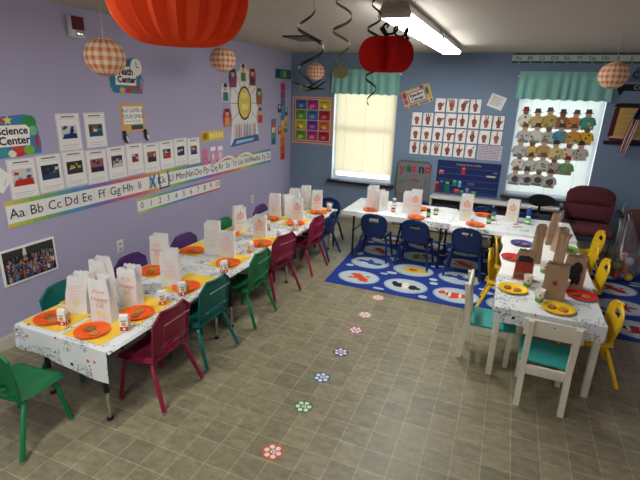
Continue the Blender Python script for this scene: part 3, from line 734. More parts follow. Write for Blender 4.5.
# right-hand alphabet strip
f=BK(4.02,2.374); f.sheet(1.8,.118,C_((38,84,82))); f.rect(-.9,-.036,.9,.036,C_((200,208,198)),1)
for k in range(13):
    f.text(chr(65+k)+chr(97+k),-.825+.137*k,0,.065,C_((40,50,50)),2)
    f.rect(-.9+.137*k,.05,-.87+.137*k,.056,C_((120,150,140)),1); f.rect(-.83+.137*k,-.056,-.8+.137*k,-.05,C_((200,190,150)),1)
tag(f.mb.build('alphabet_strip',base='c'),'dark green cursive alphabet strip high on the blue wall above the right window','strip')

# calm corner sign, tan poster, flag
f=BK(4.62,2.175); f.slab([(-.19,-.06),(.24,-.055),(.24,.1),(-.12,.1)],C_((84,104,128))); f.text('calm',0.0,.03,.17,BLK,2)
tag(f.mb.build('script_sign',base='c'),'black script lettering at the right picture edge above the black banner','sign')
f=BK(4.62,2.045,0,.004); f.slab([(-.27,-.03),(-.235,-.095),(-.2,-.035),(.27,-.035),(.27,.04),(-.27,.04)],C_((24,24,26))); f.text('CORNER',.03,.003,.07,C_((214,210,200)),2)
tag(f.mb.build('corner_banner',base='c'),'black banner with white lettering CORNER at the right picture edge','banner')
r=thing('framed_poster','tan poster with dark red sides behind the flag at the right picture edge','poster',(4.62,BW,1.40))
f=BK(0,0,0,.012); f.O=Vector((0,0,.235)); f.slab([(-.27,-.16),(-.22,-.235),(.27,-.235),(.27,.235),(-.2,.235),(-.25,.17)],C_((92,28,34)))
f.poly([(-.215,-.165),(.26,-.17),(.26,.185),(-.2,.18)],C_((206,170,98)),1); f.poly([(-.27,-.19),(.26,-.2),(.26,-.165),(-.24,-.155)],C_((200,190,184)),2); f.poly([(-.26,-.2),(.26,-.21),(.26,-.19),(-.25,-.175)],C_((120,30,40)),3); 
for k in range(5): f.line([(-.16,.12-.06*k),(.2,.12-.06*k)],.004,C_((150,118,62)),2)
f.poly([(-.27,.19),(.26,.2),(.26,.235),(-.24,.232)],C_((40,30,30)),2)
f.mb.build('printed_sheet',r)
f=BK(0,0,0,.02); f.O=Vector((-.02,0,.0)); f.slab([(-.28,-.02),(.2,-.02),(.2,.02),(-.28,.02)],C_((30,30,34))); f.mb.build('bottom_rail',r)
r=thing('flag','striped flag draped on a slanted stick over the tan poster','flag',(4.5,BW-.06,1.30))
mb=MB(); mb.tube([(.20,.058,.64),(.07,-.03,.34)],.007,C_((90,64,40)),8); mb.build('flag_stick',r)
def drape(u,v):
    w=.035+.06*math.sin(PI*min(1,(1-v)*.9))
    return (.02+.10*v+(u-.5)*w, -.045-.02*math.sin(u*3*PI)+.03*v, .0+.55*v-.05*u*(1-v))
for k in range(9):
    mb=MB(); a,b=k/9,(k+1)/9
    mb.shell(lambda u,v:drape(a+(b-a)*u,v*.72),3,16,.0015,C_((150,28,40)) if k%2==0 else C_((226,220,214)))
    mb.build('flag_stripe',r)
mb=MB(); mb.shell(lambda u,v:drape(u,.72+.28*v),16,8,.0018,C_((24,32,70))); 
mb.build('flag_canton',r)

# scarecrow crafts on the right window blind
CR=[[(236,232,214),(214,190,130),(206,176,96),(176,104,70),(222,140,70),(72,170,140)],
    [(206,206,204),(224,222,212),(196,198,190),(84,160,180),(224,160,66),(240,186,50)],
    [(198,190,196),(224,190,90),(206,154,106),(226,206,140),(232,222,190),(204,196,180)],
    [(226,218,204),(204,208,200),(206,200,190),(190,170,160),(124,170,110)],
    [(190,190,188),(204,200,196),(196,186,176),(208,196,190)]]
nm={0:['cream','tan','mustard','brown','orange','teal-green'],1:['pale grey','white','grey','blue','orange','bright yellow'],2:['lilac-grey','yellow','peach','pale yellow','cream','beige'],3:['cream','pale green','grey','mauve','green'],4:['grey','white','beige','pink-grey']}
hat=[(150,36,44),(104,92,84),(64,56,54),(120,88,70),(86,76,70),(140,130,112),(76,72,72)]
for j,row in enumerate(CR):
    for i,c in enumerate(row):
        rnd=random.Random(100*j+i); x=3.39+.143*i+(.02 if j%2 else 0)-.012*j*.4; z=1.635-.19*j+rnd.uniform(-.012,.012)
        f=BK(x,z,rnd.uniform(-.1,.1),.003); f.O.y=BW-.001-.0045*((i+j)%3); f.U*=1.17; f.V*=1.2
        h=C_(hat[0] if (i,j) in ((0,0),(4,3)) else hat[1+(i*3+j*2)%6])
        f.slab([(-.062,-.085),(.062,-.085),(.066,.03),(.03,.045),(-.03,.045),(-.066,.03)],C_(c))
        f.line([(-.06,.015),(-.075,-.04)],.02,C_(tuple(max(0,q-30) for q in c)),1); f.line([(.06,.015),(.075,-.04)],.02,C_(tuple(max(0,q-30) for q in c)),1)
        f.ell(0,.066,.03,.03,C_((206,170,130) if (i+j)%3 else (140,96,70)),1)
        f.poly([(-.05,.078),(.05,.078),(.03,.09),(.024,.122),(-.024,.122),(-.03,.09)],h,2)
        for q in range(4): f.ell(rnd.uniform(-.045,.045),rnd.uniform(-.07,.02),.013,.011,C_(rnd.choice([(206,110,60),(120,140,80),(90,80,80),(230,210,150),(150,60,60),(100,130,150)])),2+q*.2,8)
        f.rect(-.05,-.085,.05,-.06,C_(rnd.choice([(150,140,120),(110,120,110),(200,190,160),(170,150,130)])),1.5)
        if j==4: f.ell(rnd.uniform(-.02,.02),-.02,.04,.035,C_((84,80,80)),3)
        n=len(row); pos={0:'leftmost',n-1:'rightmost'}.get(i,('','second','third','fourth','fifth')[min(i,4)])
        tag(f.mb.build('paper_scarecrow',base='c'),'%s paper scarecrow on the window blind, %s in the %s row'%(nm[j][i],pos,('top','second','third','fourth','bottom')[j]),'paper craft','paper scarecrows on the window blind')

# ------------------------------------------------------------------ floor: rug and stickers
def rug():
    f=TOP(3.23,5.03,0,0,.004); f.slab([(-1.58,-.96),(1.62,-1.0),(1.62,1.02),(-1.66,.98)],'rug_blue')
    OR,YL,BK_,WH=C_((206,70,34),.95),C_((224,186,40),.95),C_((26,26,34),.95),C_((220,220,214),.95); RD=C_((170,34,34),.95); BL=C_((40,70,160),.95); GN=C_((60,120,70),.95)
    kind=[['lobster','angel','clown','shell','octopus','fish2'],['dolphin','yfish','shark','crab','turtle','starfish'],['crab','turtle','lobster','starfish','yfish','crab'],['fish2','crab','octopus','dolphin','clown','angel']]
    for j in range(4):
        for i in range(6):
            u=1.945+.508*i-3.23-.012*j; v=4.335+.475*j-5.03-.01*i; k=kind[j][i]
            f.ell(u,v,.226,.182,C_((150,164,176),.95),1,28); f.ell(u,v,.205,.163,'rug_pale',2,28)
            def E(a,b,ra,rb,c,l=3,rot=0): f.ell(u+a,v+b,ra,rb,c,l,14,rot)
            if k in('lobster','crab'):
                c=OR if k=='lobster' else RD
                E(0,0,.06,.04,c,3,.4); E(.06,-.05,.06,.03,c,3.2,.2); E(-.04,.06,.07,.03,c,3.4,.1); E(.02,-.0,.09,.022,c,3.6,-.3); E(.09,.04,.03,.02,c,3.7); E(-.08,-.04,.035,.02,c,3.8); E(.08,-.085,.05,.024,c,3.9)
            elif k=='angel':
                E(.0,0,.055,.09,YL,3); E(0,0,.04,.085,WH,3.3); E(-.07,-.01,.06,.055,BK_,3.5); E(.08,-.02,.045,.06,BK_,3.6); E(-.12,.03,.03,.04,BK_,3.65); E(.13,-.03,.03,.03,BK_,3.7); E(-.02,.02,.02,.06,WH,3.9)
            elif k in('clown','fish2'):
                c=OR if k=='clown' else RD
                E(0,0,.11,.06,c,3); E(-.13,.02,.05,.04,c,3.2,.6); E(.12,0,.04,.05,c,3.3); E(-.06,0,.014,.055,WH,3.5); E(.04,0,.014,.055,WH,3.6); E(-.02,-.07,.05,.02,c,3.7,.3); E(-.1,.05,.012,.03,WH,3.9)
            elif k in('dolphin','shark'):
                c=BL; E(-.02,.0,.12,.045,c,3,-.2); E(.1,-.02,.05,.04,c,3.2,.5); E(-.0,.05,.03,.05,c,3.4,.5); E(-.13,.03,.05,.02,c,3.6,.7); E(-.06,-.03,.05,.016,WH,3.8,-.2)
            elif k=='yfish':
                E(0,0,.12,.085,YL,3); E(0,.0,.05,.03,OR,3.3); E(.13,0,.04,.05,YL,3.5); E(-.03,.01,.02,.02,RD,3.7)
            elif k=='turtle':
                E(0,0,.09,.065,GN,3); E(.1,.02,.035,.025,RD,3.2); E(-.05,.07,.04,.02,OR,3.4,.7); E(-.05,-.07,.04,.02,OR,3.5,-.7); E(.05,.07,.04,.02,BK_,3.6,-.7); E(.02,0,.04,.03,YL,3.8)
            elif k in('octopus','starfish'):
                c=RD if k=='starfish' else C_((150,60,110),.95)
                for q in range(5): E(.06*math.cos(q*1.256),.05*math.sin(q*1.256),.065,.022,c,3+.1*q,q*1.256)
                E(0,0,.04,.035,c,3.7)
            else:
                E(0,0,.1,.08,C_((206,170,140),.95),3); E(.02,.01,.06,.05,C_((190,120,90),.95),3.3); E(.05,.02,.03,.02,WH,3.6)
    rnd=random.Random(2)
    for j in range(5):
        for i in range(7):
            u=1.69+.508*i-3.23-.012*j; v=4.10+.475*j-5.03-.01*i
            if abs(u)>1.52: u*=.98
            for q in range(2):
                a,b=u+rnd.uniform(-.06,.06),v+(.05 if q else -.03)+rnd.uniform(-.02,.02)
                if abs(a)<1.53 and -.93<b<.93: f.ell(a,b,rnd.choice((.03,.045,.06)),rnd.choice((.025,.035)),'rug_pale',1.5+q*.2,12)
    o=f.mb.build('area_rug'); tag(o,'blue rug with sea creatures in pale ovals under the tables by the back wall','rug')
rug()
for k,(x,y,c,t) in enumerate(((2.27,1.76,(206,92,44),'orange sticker nearest the camera, first of the row of floor stickers'),(2.27,2.17,(48,124,52),'green sticker, second of the row of floor stickers'),(2.26,2.50,(40,104,150),'blue sticker, third of the row of floor stickers'),(2.27,2.86,(70,54,110),'dark purple sticker, fourth of the row of floor stickers'),(2.27,3.23,(176,70,110),'magenta sticker, fifth of the row of floor stickers'),(2.26,3.53,(206,140,120),'pale pink sticker, sixth of the row of floor stickers'),(2.27,3.93,(222,140,120),'salmon sticker beside the rug edge, last of the row of floor stickers'))):
    f=TOP(x,y,0,.3*k,.0012); f.slab([(0.06*math.cos(2*PI*i/24),0.06*math.sin(2*PI*i/24)) for i in range(24)],C_(c,.5))
    for q in range(6): f.ell(.036*math.cos(q*1.047),.036*math.sin(q*1.047),.0145,.0145,C_((228,226,222),.5),1,12)
    f.poly([(-.014,-.008),(.016,-.014),(.016,.012),(-.006,.018)],C_((228,226,222),.5),1.2); f.line([(-.004,.01),(.004,-.008),(.01,.008)],.005,C_(c,.5),2)
    tag(f.mb.build('floor_sticker',base='c'),'round flower-dotted '+t,'sticker','round stickers on the floor')
# ------------------------------------------------------------------ chairs
def make_school_chair(col, label, group, loc, rz, kind):
    """kind A: angular back with side lips; kind B: rounded back with a hand hole. Faces +Y, floor at z 0."""
    r=thing('school_chair',label,'chair',loc,rz,group); P='plastic_'+col; T='tube_'+col
    def seat(u,v):
        x=(2*u-1); w=.172-.018*(1-v)**2; y=-.105+.31*v
        z=.300-.010*math.cos(x*PI/2)*math.sin(PI*min(1,v*1.05))-.022*max(0,(v-.82)/.18)**2 + .012*abs(x)**3 - .03*max(0,(abs(x)-.86)/.14)**2+.014*(1-v)**4
        if v>.88: w-=.03*((v-.88)/.12)**2
        return (x*w,y,z)
    mb=MB(); mb.shell(seat,16,14,.007,P); mb.box(-.10,.10,-.07,.14,.268,.284,P); mb.build('seat',r)
    if kind=='A':
        prof=[(.300,.150),(.40,.164),(.54375,.166),(.600,.098)]
    else:
        prof=[(.300,.110),(.34,.135),(.40,.152),(.46,.153),(.505,.145),(.535,.120),(.552,.088),(.562,.03)]
    def hw(z):
        for (a,b),(c,d) in zip(prof,prof[1:]):
            if z<=c+1e-6: return b+(d-b)*(z-a)/(c-a)
        return prof[-1][1]
    zt=prof[-1][0]
    def back(u,v):
        x=2*u-1; z=.300+(zt-.300)*v; y=-.098-.040*v+.018*(1-x*x)*-1+.012
        return (x*hw(z), y, z)
    if kind=='A': skip=lambda i,j: (3<=i<=12 and 1<=j<=2 and abs(i-7.5)<4.6-(j-1)*1.2)
    else: skip=lambda i,j: (5<=i<=10 and 10<=j<=12)
    mb=MB(); mb.shell(back,16,16,.008,P,skip)
    # turned-back lip round the edge
    edge=[back(0,k/16) for k in range(17)]+[back(k/8,1) for k in range(1,8)]+[back(1,1-k/16) for k in range(17)]
    mb.tube([(x,y-.004,z) for x,y,z in edge],.0085 if kind=='A' else .006,P,6)
    if kind=='A':                                                       # moulded panel on the rear face
        for q in (.62,): 
            pl=[(-.115,.41),(.115,.41),(.115,.53),(-.115,.53)]
            mb.tube([(x,-.133-.04*(z-.3)/.285+.004,z) for x,z in pl],.0045,P,5,closed=True)
        mb.tube([(-.115,-.118,.378),(0,-.136,.385),(.115,-.118,.378)],.008,P,6)
    mb.build('backrest',r)
    for sx in (-1,1):
        for front in (True,False):
            if front: pts=[(sx*.10,.06,.276),(sx*.135,.115,.274),(sx*.152,.135,.255),(sx*.185,.168,.014)]
            else: pts=[(sx*.10,-.02,.276),(sx*.135,-.062,.274),(sx*.152,-.078,.255),(sx*.192,-.172,.014)]
            mb=MB(); mb.tube(pts,.0138,T,9); leg=mb.build('leg',r)
            e=pts[-1]; mb=MB(); mb.lathe([(.004,.0005),(.0125,.0005),(.0145,.005),(.0135,.013),(.0115,.02),(.004,.021)],'chrome',10,M=Matrix.Translation((e[0],e[1],0))); mb.build('glide',leg)
    return r
PROTO={}
def chair(col,kind,x,y,z,rz,label,group,zs=1):
    r=chair_(col,kind,x,y,z,rz,label,group); r.scale=(1,1,zs); return r
def chair_(col,kind,x,y,z,rz,label,group):
    k=kind
    if k not in PROTO:
        PROTO[k]=(make_school_chair(col,label,group,(x,y,z),rz,kind),col); return PROTO[k][0]
    p,c0=PROTO[k]
    return dup(p,(x,y,z),rz,label,group,{'plastic_'+c0:'plastic_'+col,'tube_'+c0:'tube_'+col} if col!=c0 else None)
GL='school chairs around the long left table'
R90=PI/2
A=.02
chair('magenta','A',1.36,1.945,0,R90+A,'magenta school chair on the aisle side, nearest the camera',GL,zs=1.05)
chair('teal','A',1.345,2.42,0,R90-A,'teal school chair on the aisle side between magenta and green chairs',GL,zs=1.05)
chair('green','A',1.345,3.055,0,R90+.03,'green school chair on the aisle side, in the middle of the row',GL,zs=1.05)
chair('magenta','A',1.318,3.59,0,R90-.22,'magenta school chair on the aisle side just beyond the green one',GL,zs=1.05)
chair('magenta','A',1.335,4.31,0,R90-.06,'farthest magenta school chair, beside the navy chair on the aisle side',GL,zs=1.05)
chair('teal','A',.655,1.97,0,-R90+.03,'teal school chair between the long table and the purple wall',GL,zs=.97)
chair('purple','A',.665,2.58,0,-R90,'purple school chair on the wall side, nearest the camera',GL,zs=.97)
chair('purple','A',.685,3.22,0,-R90-.05,'purple school chair on the wall side, middle one of the three',GL,zs=.97)
chair('green','A',.69,3.86,0,-R90,'green school chair on the wall side, mostly hidden by a white bag',GL,zs=.97)
chair('purple','A',.735,4.58,0,-R90+.05,'purple school chair on the wall side, farthest from the camera',GL,zs=.97)
chair('green','A',.92,1.305,0,.13,'green school chair pulled up to the near end of the long table',GL,zs=1.05)
chair('navy','B',1.325,4.79,0,R90,'navy blue chair on the aisle side at the far end of the long table',GL)
chair('navy','B',1.16,5.32,0,PI,'navy blue chair at the far end of the long table, facing the camera',GL)
GM='navy chairs at the white tables by the back wall'
zr=.0076
chair('navy','B',1.92,5.01,zr,.02,'navy blue chair with its back to the camera, left one at the white table',GM)
chair('navy','B',2.41,4.98,zr,-.06,'navy blue chair with its back to the camera, middle one at the white table',GM)
chair('navy','B',2.97,4.93,zr,-.05,'navy blue chair with its back to the camera, right one beside the yellow chairs',GM)
chair('navy','B',2.24,5.79,zr,PI,'navy blue chair on the far side of the white table, before the magnetic board',GM)
chair('navy','B',3.10,5.86,zr,PI,'navy blue chair on the far side of the white table, between two white bags',GM)
chair('navy','B',3.56,5.74,zr,PI,'navy blue chair on the far side, right of the white bags',GM)
GY='yellow chairs along the paper-covered right table'
chair('yellow','B',3.345,4.18,zr,-R90-.1,'yellow chair on the left side of the right table, nearer the camera',GY)
chair('yellow','B',3.385,4.62,zr,-R90,'yellow chair on the left side of the right table, further back',GY)
chair('yellow','B',3.965,3.39,0,R90+.05,'yellow chair on the right side of the right table, nearest the camera',GY)
chair('yellow','B',4.045,4.36,zr,R90,'yellow chair on the right side of the right table, second from the camera',GY)
chair('yellow','B',4.03,4.83,zr,R90,'yellow chair on the right side of the right table, third from the camera',GY)
chair('yellow','B',4.16,5.37,zr,R90+.1,'farthest yellow chair, just in front of the maroon armchair',GY)

def wooden_chair(label,x,y,rz):
    r=thing('wooden_chair',label,'chair',(x,y,0),rz,'white wooden chairs with teal seats'); W='white_wood'
    mb=MB()
    for s in (-1,1):
        m=MB(); m.tube([(s*.128,-.175,.0006),(s*.130,-.142,.30),(s*.136,-.178,.61)],.0,W,4)
        def post(z): 
            return -.175+.033*(z/.30) if z<.30 else -.142-.036*((z-.30)/.31)
        mb=MB(); vs=[]; zs=[.0006,.15,.30,.45,.605]
        for z in zs:
            yc=post(z); vs+=[(s*.128-.017,yc-.019,z),(s*.128+.017,yc-.019,z),(s*.128+.017,yc+.019,z),(s*.128-.017,yc+.019,z)]
        fs=[(3,2,1,0),(16,17,18,19)]+[(4*k+a,4*k+(a+1)%4,4*k+4+(a+1)%4,4*k+4+a) for k in range(4) for a in range(4)]
        mb.add(vs,fs,W); mb.build('leg',r)
        mb=MB(); mb.rbox(s*.128-.017,s*.128+.017,.14,.174,.0006,.289,.003,W); mb.build('leg',r)
        mb=MB(); mb.rbox(s*.128-.010,s*.128+.010,-.124,.139,.225,.289,.003,W); mb.build('side_rail',r)
    mb=MB(); mb.rbox(-.110,.110,.147,.167,.225,.289,.003,W); mb.build('front_rail',r)
    mb=MB(); mb.rbox(-.110,.110,-.160,-.140,.225,.289,.003,W); mb.build('rear_rail',r)
    mb=MB(); mb.rbox(-.155,.155,-.123,.19,.290,.308,.007,'teal_seat'); mb.build('seat',r)
    mb=MB(); mb.rbox(-.165,.165,-.011,.011,-.058,.058,.006,W,M=Matrix.Translation((0,-.157,.552))@Matrix.Rotation(.11,4,'X'))
    for u,v in ((-.128,.03),(-.128,-.03),(.128,.03),(.128,-.03)):
        mb.lathe([(.006,0),(.006,.0015),(.001,.002)],'dull_steel',8,M=Matrix.Translation((0,-.157,.552))@Matrix.Rotation(.11,4,'X')@Matrix.Translation((u,-.0112,v))@Matrix.Rotation(PI/2,4,'X'))
    mb.lathe([(.005,0),(.005,.001),(.001,.0015)],'black_plastic',8,M=Matrix.Translation((0,-.157,.552))@Matrix.Rotation(.11,4,'X')@Matrix.Translation((0,-.0112,.03))@Matrix.Rotation(PI/2,4,'X'))
    mb.build('back_board',r)
    return r
wooden_chair('white wooden chair with teal seat, its back to the camera at the near table end',3.64,2.935,-.03)
wooden_chair('white wooden chair with teal seat, side-on at the left of the right table',3.275,3.315,-R90)

# ------------------------------------------------------------------ tables
def table(label,x0,x1,y0,y1,H,legs,kind,group=None,z=0):
    r=thing({'school':'activity_table','fold':'folding_table','wood':'wooden_table'}[kind],label,'table',((x0+x1)/2,(y0+y1)/2,z),0,group)
    cx,cy=(x0+x1)/2,(y0+y1)/2; a,b=(x1-x0)/2,(y1-y0)/2; H-=z
    if kind=='wood':
        mb=MB(); mb.rbox(-a,a,-b,b,H-.025,H,.004,'white_wood'); mb.build('tabletop',r)
        for s in (-1,1):
            mb=MB(); mb.rbox(-a+.05,a-.05,s*(b-.03)-.009,s*(b-.03)+.009,H-.10,H-.0255,.002,'white_wood'); mb.build('apron',r)
            mb=MB(); mb.rbox(s*(a-.03)-.009,s*(a-.03)+.009,-b+.05,b-.05,H-.10,H-.0255,.002,'white_wood'); mb.build('apron',r)
        for lx,ly in legs:
            mb=MB(); mb.rbox(lx-cx-.02,lx-cx+.02,ly-cy-.02,ly-cy+.02,.0006,H-.0255,.003,'white_wood'); mb.build('leg',r)
        return r
    mb=MB(); mb.rbox(-a+.003,a-.003,-b+.003,b-.003,H-.026,H,.003,'table_laminate'); mb.build('tabletop',r)
    mb=MB(); 
    for p,q,u,v in ((-a,a,-b,-b+.003),(-a,a,b-.003,b),(-a,-a+.003,-b,b),(a-.003,a,-b,b)): mb.box(p,q,u,v,H-.027,H-.001,'black_plastic')
    mb.build('edge_band',r)
    if kind=='school':
        mb=MB()
        for p,q,u,v in ((-a+.08,a-.08,-b+.08,-b+.1),(-a+.08,a-.08,b-.1,b-.08),(-a+.08,-a+.1,-b+.1,b-.1),(a-.1,a-.08,-b+.1,b-.1)): mb.box(p,q,u,v,H-.062,H-.0275,'black_metal')
        mb.build('apron_frame',r)
        for lx,ly in legs:
            mb=MB(); mb.tube([(lx-cx,ly-cy,H-.0275),(lx-cx,ly-cy,.19)],.016,'black_metal',10); leg=mb.build('leg',r)
            mb=MB(); mb.tube([(lx-cx,ly-cy,.1895),(lx-cx,ly-cy,.02)],.0115,'chrome',10); mb.build('chrome_extension',leg)
            mb=MB(); mb.lathe([(.006,.0005),(.019,.0005),(.02,.006),(.013,.0195),(.006,.0198)],'black_plastic',12,M=Matrix.Translation((lx-cx,ly-cy,0))); mb.build('foot',leg)
    else:
        for lx,ly in legs:
            mb=MB(); mb.tube([(lx-cx,ly-cy,H-.0275),(lx-cx,ly-cy,.012)],.0125,'black_metal',8); leg=mb.build('leg',r)
            mb=MB(); mb.lathe([(.006,.0006),(.015,.0006),(.016,.012),(.006,.0119)],'black_plastic',10,M=Matrix.Translation((lx-cx,ly-cy,0))); mb.build('foot',leg)
        ys=sorted(set(l[1] for l in legs)); xs_=sorted(set(l[0] for l in legs))
        for lx in xs_:
            mb=MB(); mb.tube([(lx-cx,ys[0]-cy+.013,.3),(lx-cx,ys[-1]-cy-.013,.3)],.009,'black_metal',8); mb.build('cross_bar',r)
            s=1 if lx<cx else -1
            mb=MB(); mb.tube([(lx-cx,0,.31),(lx-cx+s*.27,0,H-.0275)],.007,'black_metal',8); mb.build('brace',r)
    return r
GT='classroom tables end to end along the purple wall'
XA,XB=.645,1.345
table('black-edged activity table of the long left row, nearest the camera',XA,XB,1.552,2.715,.50,((.76,1.63),(1.275,1.595),(.95,2.63),(1.305,2.635)),'school',GT)
table('black-edged activity table in the middle of the long left row',XA,XB,2.73,3.95,.50,((.80,2.845),(1.31,2.84),(.95,3.87),(1.305,3.87)),'school',GT)
table('black-edged activity table of the long left row, farthest from the camera',XA+.01,XB+.02,3.965,5.155,.50,((.96,4.06),(1.30,4.07),(.80,5.05),(1.31,5.055)),'school',GT)
GF='folding tables by the back wall'
table('folding table with thin black legs under a white cover, left one by the back wall',1.53,2.765,4.93,5.67,.56,((1.645,5.0),(1.645,5.6),(2.67,5.0),(2.67,5.6)),'fold',GF,zr)
table('folding table with thin black legs, right one meeting the long right table',2.785,3.98,4.875,5.60,.56,((3.22,5.0),(3.22,5.50),(3.88,5.06),(3.88,5.52)),'fold',GF,zr)
table('white wooden table with square legs under doodle paper, nearest on the right',3.302,3.95,3.022,3.665,.535,((3.324,3.046),(3.928,3.046),(3.316,3.63),(3.935,3.63)),'wood')
table('white wooden table with plain white cover between doodle table and back tables',3.33,3.972,3.68,4.865,.535,((3.36,3.72),(3.94,3.72),(3.36,4.828),(3.94,4.597)),'wood',None,zr)

def cover(name,label,x0,x1,y0,y1,z,m,drops,group=None,seed=1,wave=.012):
    """paper cover: a flat sheet with hanging edges; drops = {'n','s','e','w': (start,end)}"""
    rnd=random.Random(seed); mb=MB(); th=.0016; z+=.0012
    cx,cy=(x0+x1)/2,(y0+y1)/2
    nx,ny=max(6,int((x1-x0)/.05)),max(6,int((y1-y0)/.05))
    hsh=lambda u,v: .0006*math.sin(u*23+seed)*math.sin(v*19)
    g=.0035
    mb.shell(lambda u,v:(x0-cx-g+(x1-x0+2*g)*u, y0-cy-g+(y1-y0+2*g)*v, z+.0008+hsh(u,v)),nx,ny,th,m)
    ph=rnd.random()*6
    for k,(a,b) in drops.items():
        def fn(u,v,k=k,a=a,b=b):
            d=(a+(b-a)*u)*(1+.05*math.sin(u*9+ph)); out=g+wave*v*(1+math.sin(u*14+ph)*.9)+.001
            q=d*v
            if k=='s': return (x0-cx-g+(x1-x0+2*g)*u, y0-cy-out, z-q)
            if k=='n': return (x0-cx-g+(x1-x0+2*g)*u, y1-cy+out, z-q)
            if k=='w': return (x0-cx-out, y0-cy-g+(y1-y0+2*g)*u, z-q)
            return (x1-cx+out, y0-cy-g+(y1-y0+2*g)*u, z-q)
        n=max(10,int((x1-x0 if k in 'ns' else y1-y0)/.04)); mb.shell(fn,n,6,th,m)
    o=mb.build(name,None,loc=(cx,cy,0)); tag(o,label,'tablecloth',group); return o
cover('paper_tablecloth','doodle-printed white paper cover along the whole long left table',XA,XB+.02,1.552,5.155,.50,'doodle_paper',{'s':(.14,.20),'w':(.05,.04),'e':(.012,.014)},seed=3,wave=.006)
cover('paper_tablecloth','white paper cover on the back table beside the magnetic board',1.525,2.77,4.925,5.675,.56,'doodle_faint',{'s':(.05,.06),'w':(.05,.05),'n':(.05,.05)},seed=5)
cover('paper_tablecloth','white paper cover on the back table under the right window',2.778,3.985,4.87,5.605,.56,'doodle_faint',{'s':(.05,.03),'e':(.04,.04),'n':(.05,.05)},seed=8)
cover('paper_tablecloth','doodle-printed white paper hanging off the near right table',3.297,3.955,3.018,3.67,.535,'doodle_paper',{'s':(.105,.118),'w':(.03,.01),'e':(.10,.03)},seed=11,wave=.004)
cover('paper_tablecloth','plain white paper cover between the brown bags and the yellow chairs',3.325,3.977,3.675,4.86,.535,'white_paper',{'w':(.012,.02),'e':(.02,.02)},seed=13)

# ------------------------------------------------------------------ place settings
ZL,ZM,ZR=.5040,.5640,.5390
def plate(x,y,z,col,label,group,R=.099):
    mb=MB(); mb.lathe([(.001,.0),(R*.62,.0),(R*.70,.004),(R*.96,.0125),(R,.0125),(R,.0140),(R*.955,.0142),(R*.69,.0062),(R*.6,.0022),(.001,.0022)],'plate_'+col,36)
    o=mb.build('paper_plate',None,loc=(x,y,z)); return tag(o,label,'plate',group)
def cookie(x,y,z,k,label,group):
    rnd=random.Random(k); mb=MB(); n=20; R=.029+.006*rnd.random(); ex=.72+.28*rnd.random()
    prof=[(.001,0),(R*.92,0),(R,.004),(R*.9,.010),(R*.4,.0125),(.001,.0128)]
    mb.lathe(prof,'cookie_brown' if k%2 else 'cookie_dark',n,M=Matrix.Rotation(rnd.random()*3,4,'Z')@Matrix.Diagonal((1,ex,1,1)))
    for q in range(4): mb.lathe([(.004,0),(.0035,.003),(.001,.004)],'cookie_dark' if k%2 else 'cookie_brown',6,M=Matrix.Translation((R*.5*math.cos(q*1.7),R*.4*math.sin(q*1.7),.0105)))
    o=mb.build('cookie',None,loc=(x,y,z),rot=(0,0,rnd.random()*6)); return tag(o,label,'cookie',group)
def placemat(x,y,z,rz,label,group,w=.30,d=.235,m='mat_yellow'):
    f=TOP(0,0,0,0,.0012); f.sheet(w,d,m)
    o=f.mb.build('placemat',None,loc=(x,y,z),rot=(0,0,rz)); return tag(o,label,'placemat',group)
def bag(name,x,y,z,H,rz,label,group,m='bag_paper',W=.128,D=.078,pinch=.12,print_=None,inside='bag_paper',lean=0,openn=1,px_=.05):
    """upright paper lunch bag: pleated sides, pinked open mouth"""
    r=thing(name,label,'bag',(x,y,z),rz,group); rnd=random.Random(int(x*977+y*331))
    a,b=W/2,D/2; nv=8; per=[]
    for k in range(8): per.append((-a+2*a*k/8,-b,0))
    for k in range(4): per.append((a,-b+2*b*k/4,1 if k==2 else .5 if k in(1,3) else 0))
    for k in range(8): per.append((a-2*a*k/8,b,0))
    for k in range(4): per.append((-a,b-2*b*k/4,1 if k==2 else .5 if k in(1,3) else 0))
    n=len(per); ph=rnd.random()*6
    def pt(i,v):
        px,py,g=per[i%n]; s=1 if px>0 else -1
        px-=s*g*.030*(v**1.2)*openn; q=1-pinch*v**1.5
        px*=1-px_*v**1.4
        wr=(.0025 if m=='bag_paper' else .0045)*math.sin(v*9+i*1.3+ph)*v
        zz=H*v+(.004*(1 if i%2 else -1) if v>.99 else 0)
        if v>.9 and i>=12 and i<20: zz+=.010*(v-.9)*10
        return (px*(1+.03*math.sin(ph)*v)+wr+lean*v*v*H, py*q+wr, zz)
    mb=MB()
    mb.shell(lambda u,v:pt(int(round(u*n)),v),n,nv,.0012,m); mb.box(-a+.001,a-.001,-b+.001,b-.001,.0004,.0016,m); mb.build('bag_body',r)
    if print_:
        f=Flat((0,0,0),(1,0,0),(0,0,1),0,.0012)
        def SP(u,v,h,f=f):                                     # follow the leaning front panel
            t=v/H; q=1-pinch*t**1.5; return Vector((u+lean*t*t*H,-b*q-.0025-h+(.0004),v))
        f.P=SP; print_(f,H,rnd); f.mb.build('printed_motif',r)
    return r
OR1,OR2,YL1=C_((238,184,162)),C_((232,150,126)),C_((240,222,160))
def pr_happy(f,H,rnd):
    f.text('Happy',0,H*.56,.040,OR2,1); 
    for k in range(5): f.ell(-.03+.015*k+rnd.uniform(-.004,.004),H*.72+rnd.uniform(-.012,.012),.008,.006,OR1,1,8)
    f.text('Fall',.0,H*.42,.038,OR1,1); f.ell(0,H*.22,.025,.02,YL1,1)
def pr_pumpkin(f,H,rnd):
    for k in (-1,0,1): f.ell(.018*k,H*.66,.022,.034,OR1 if k else OR2,1+.3*abs(k))
    f.rect(-.004,H*.66+.032,.005,H*.66+.05,C_((120,130,70)),2); f.text('Harvest',0,H*.42,.03,OR2,1); f.ell(0,H*.22,.028,.022,YL1,1)
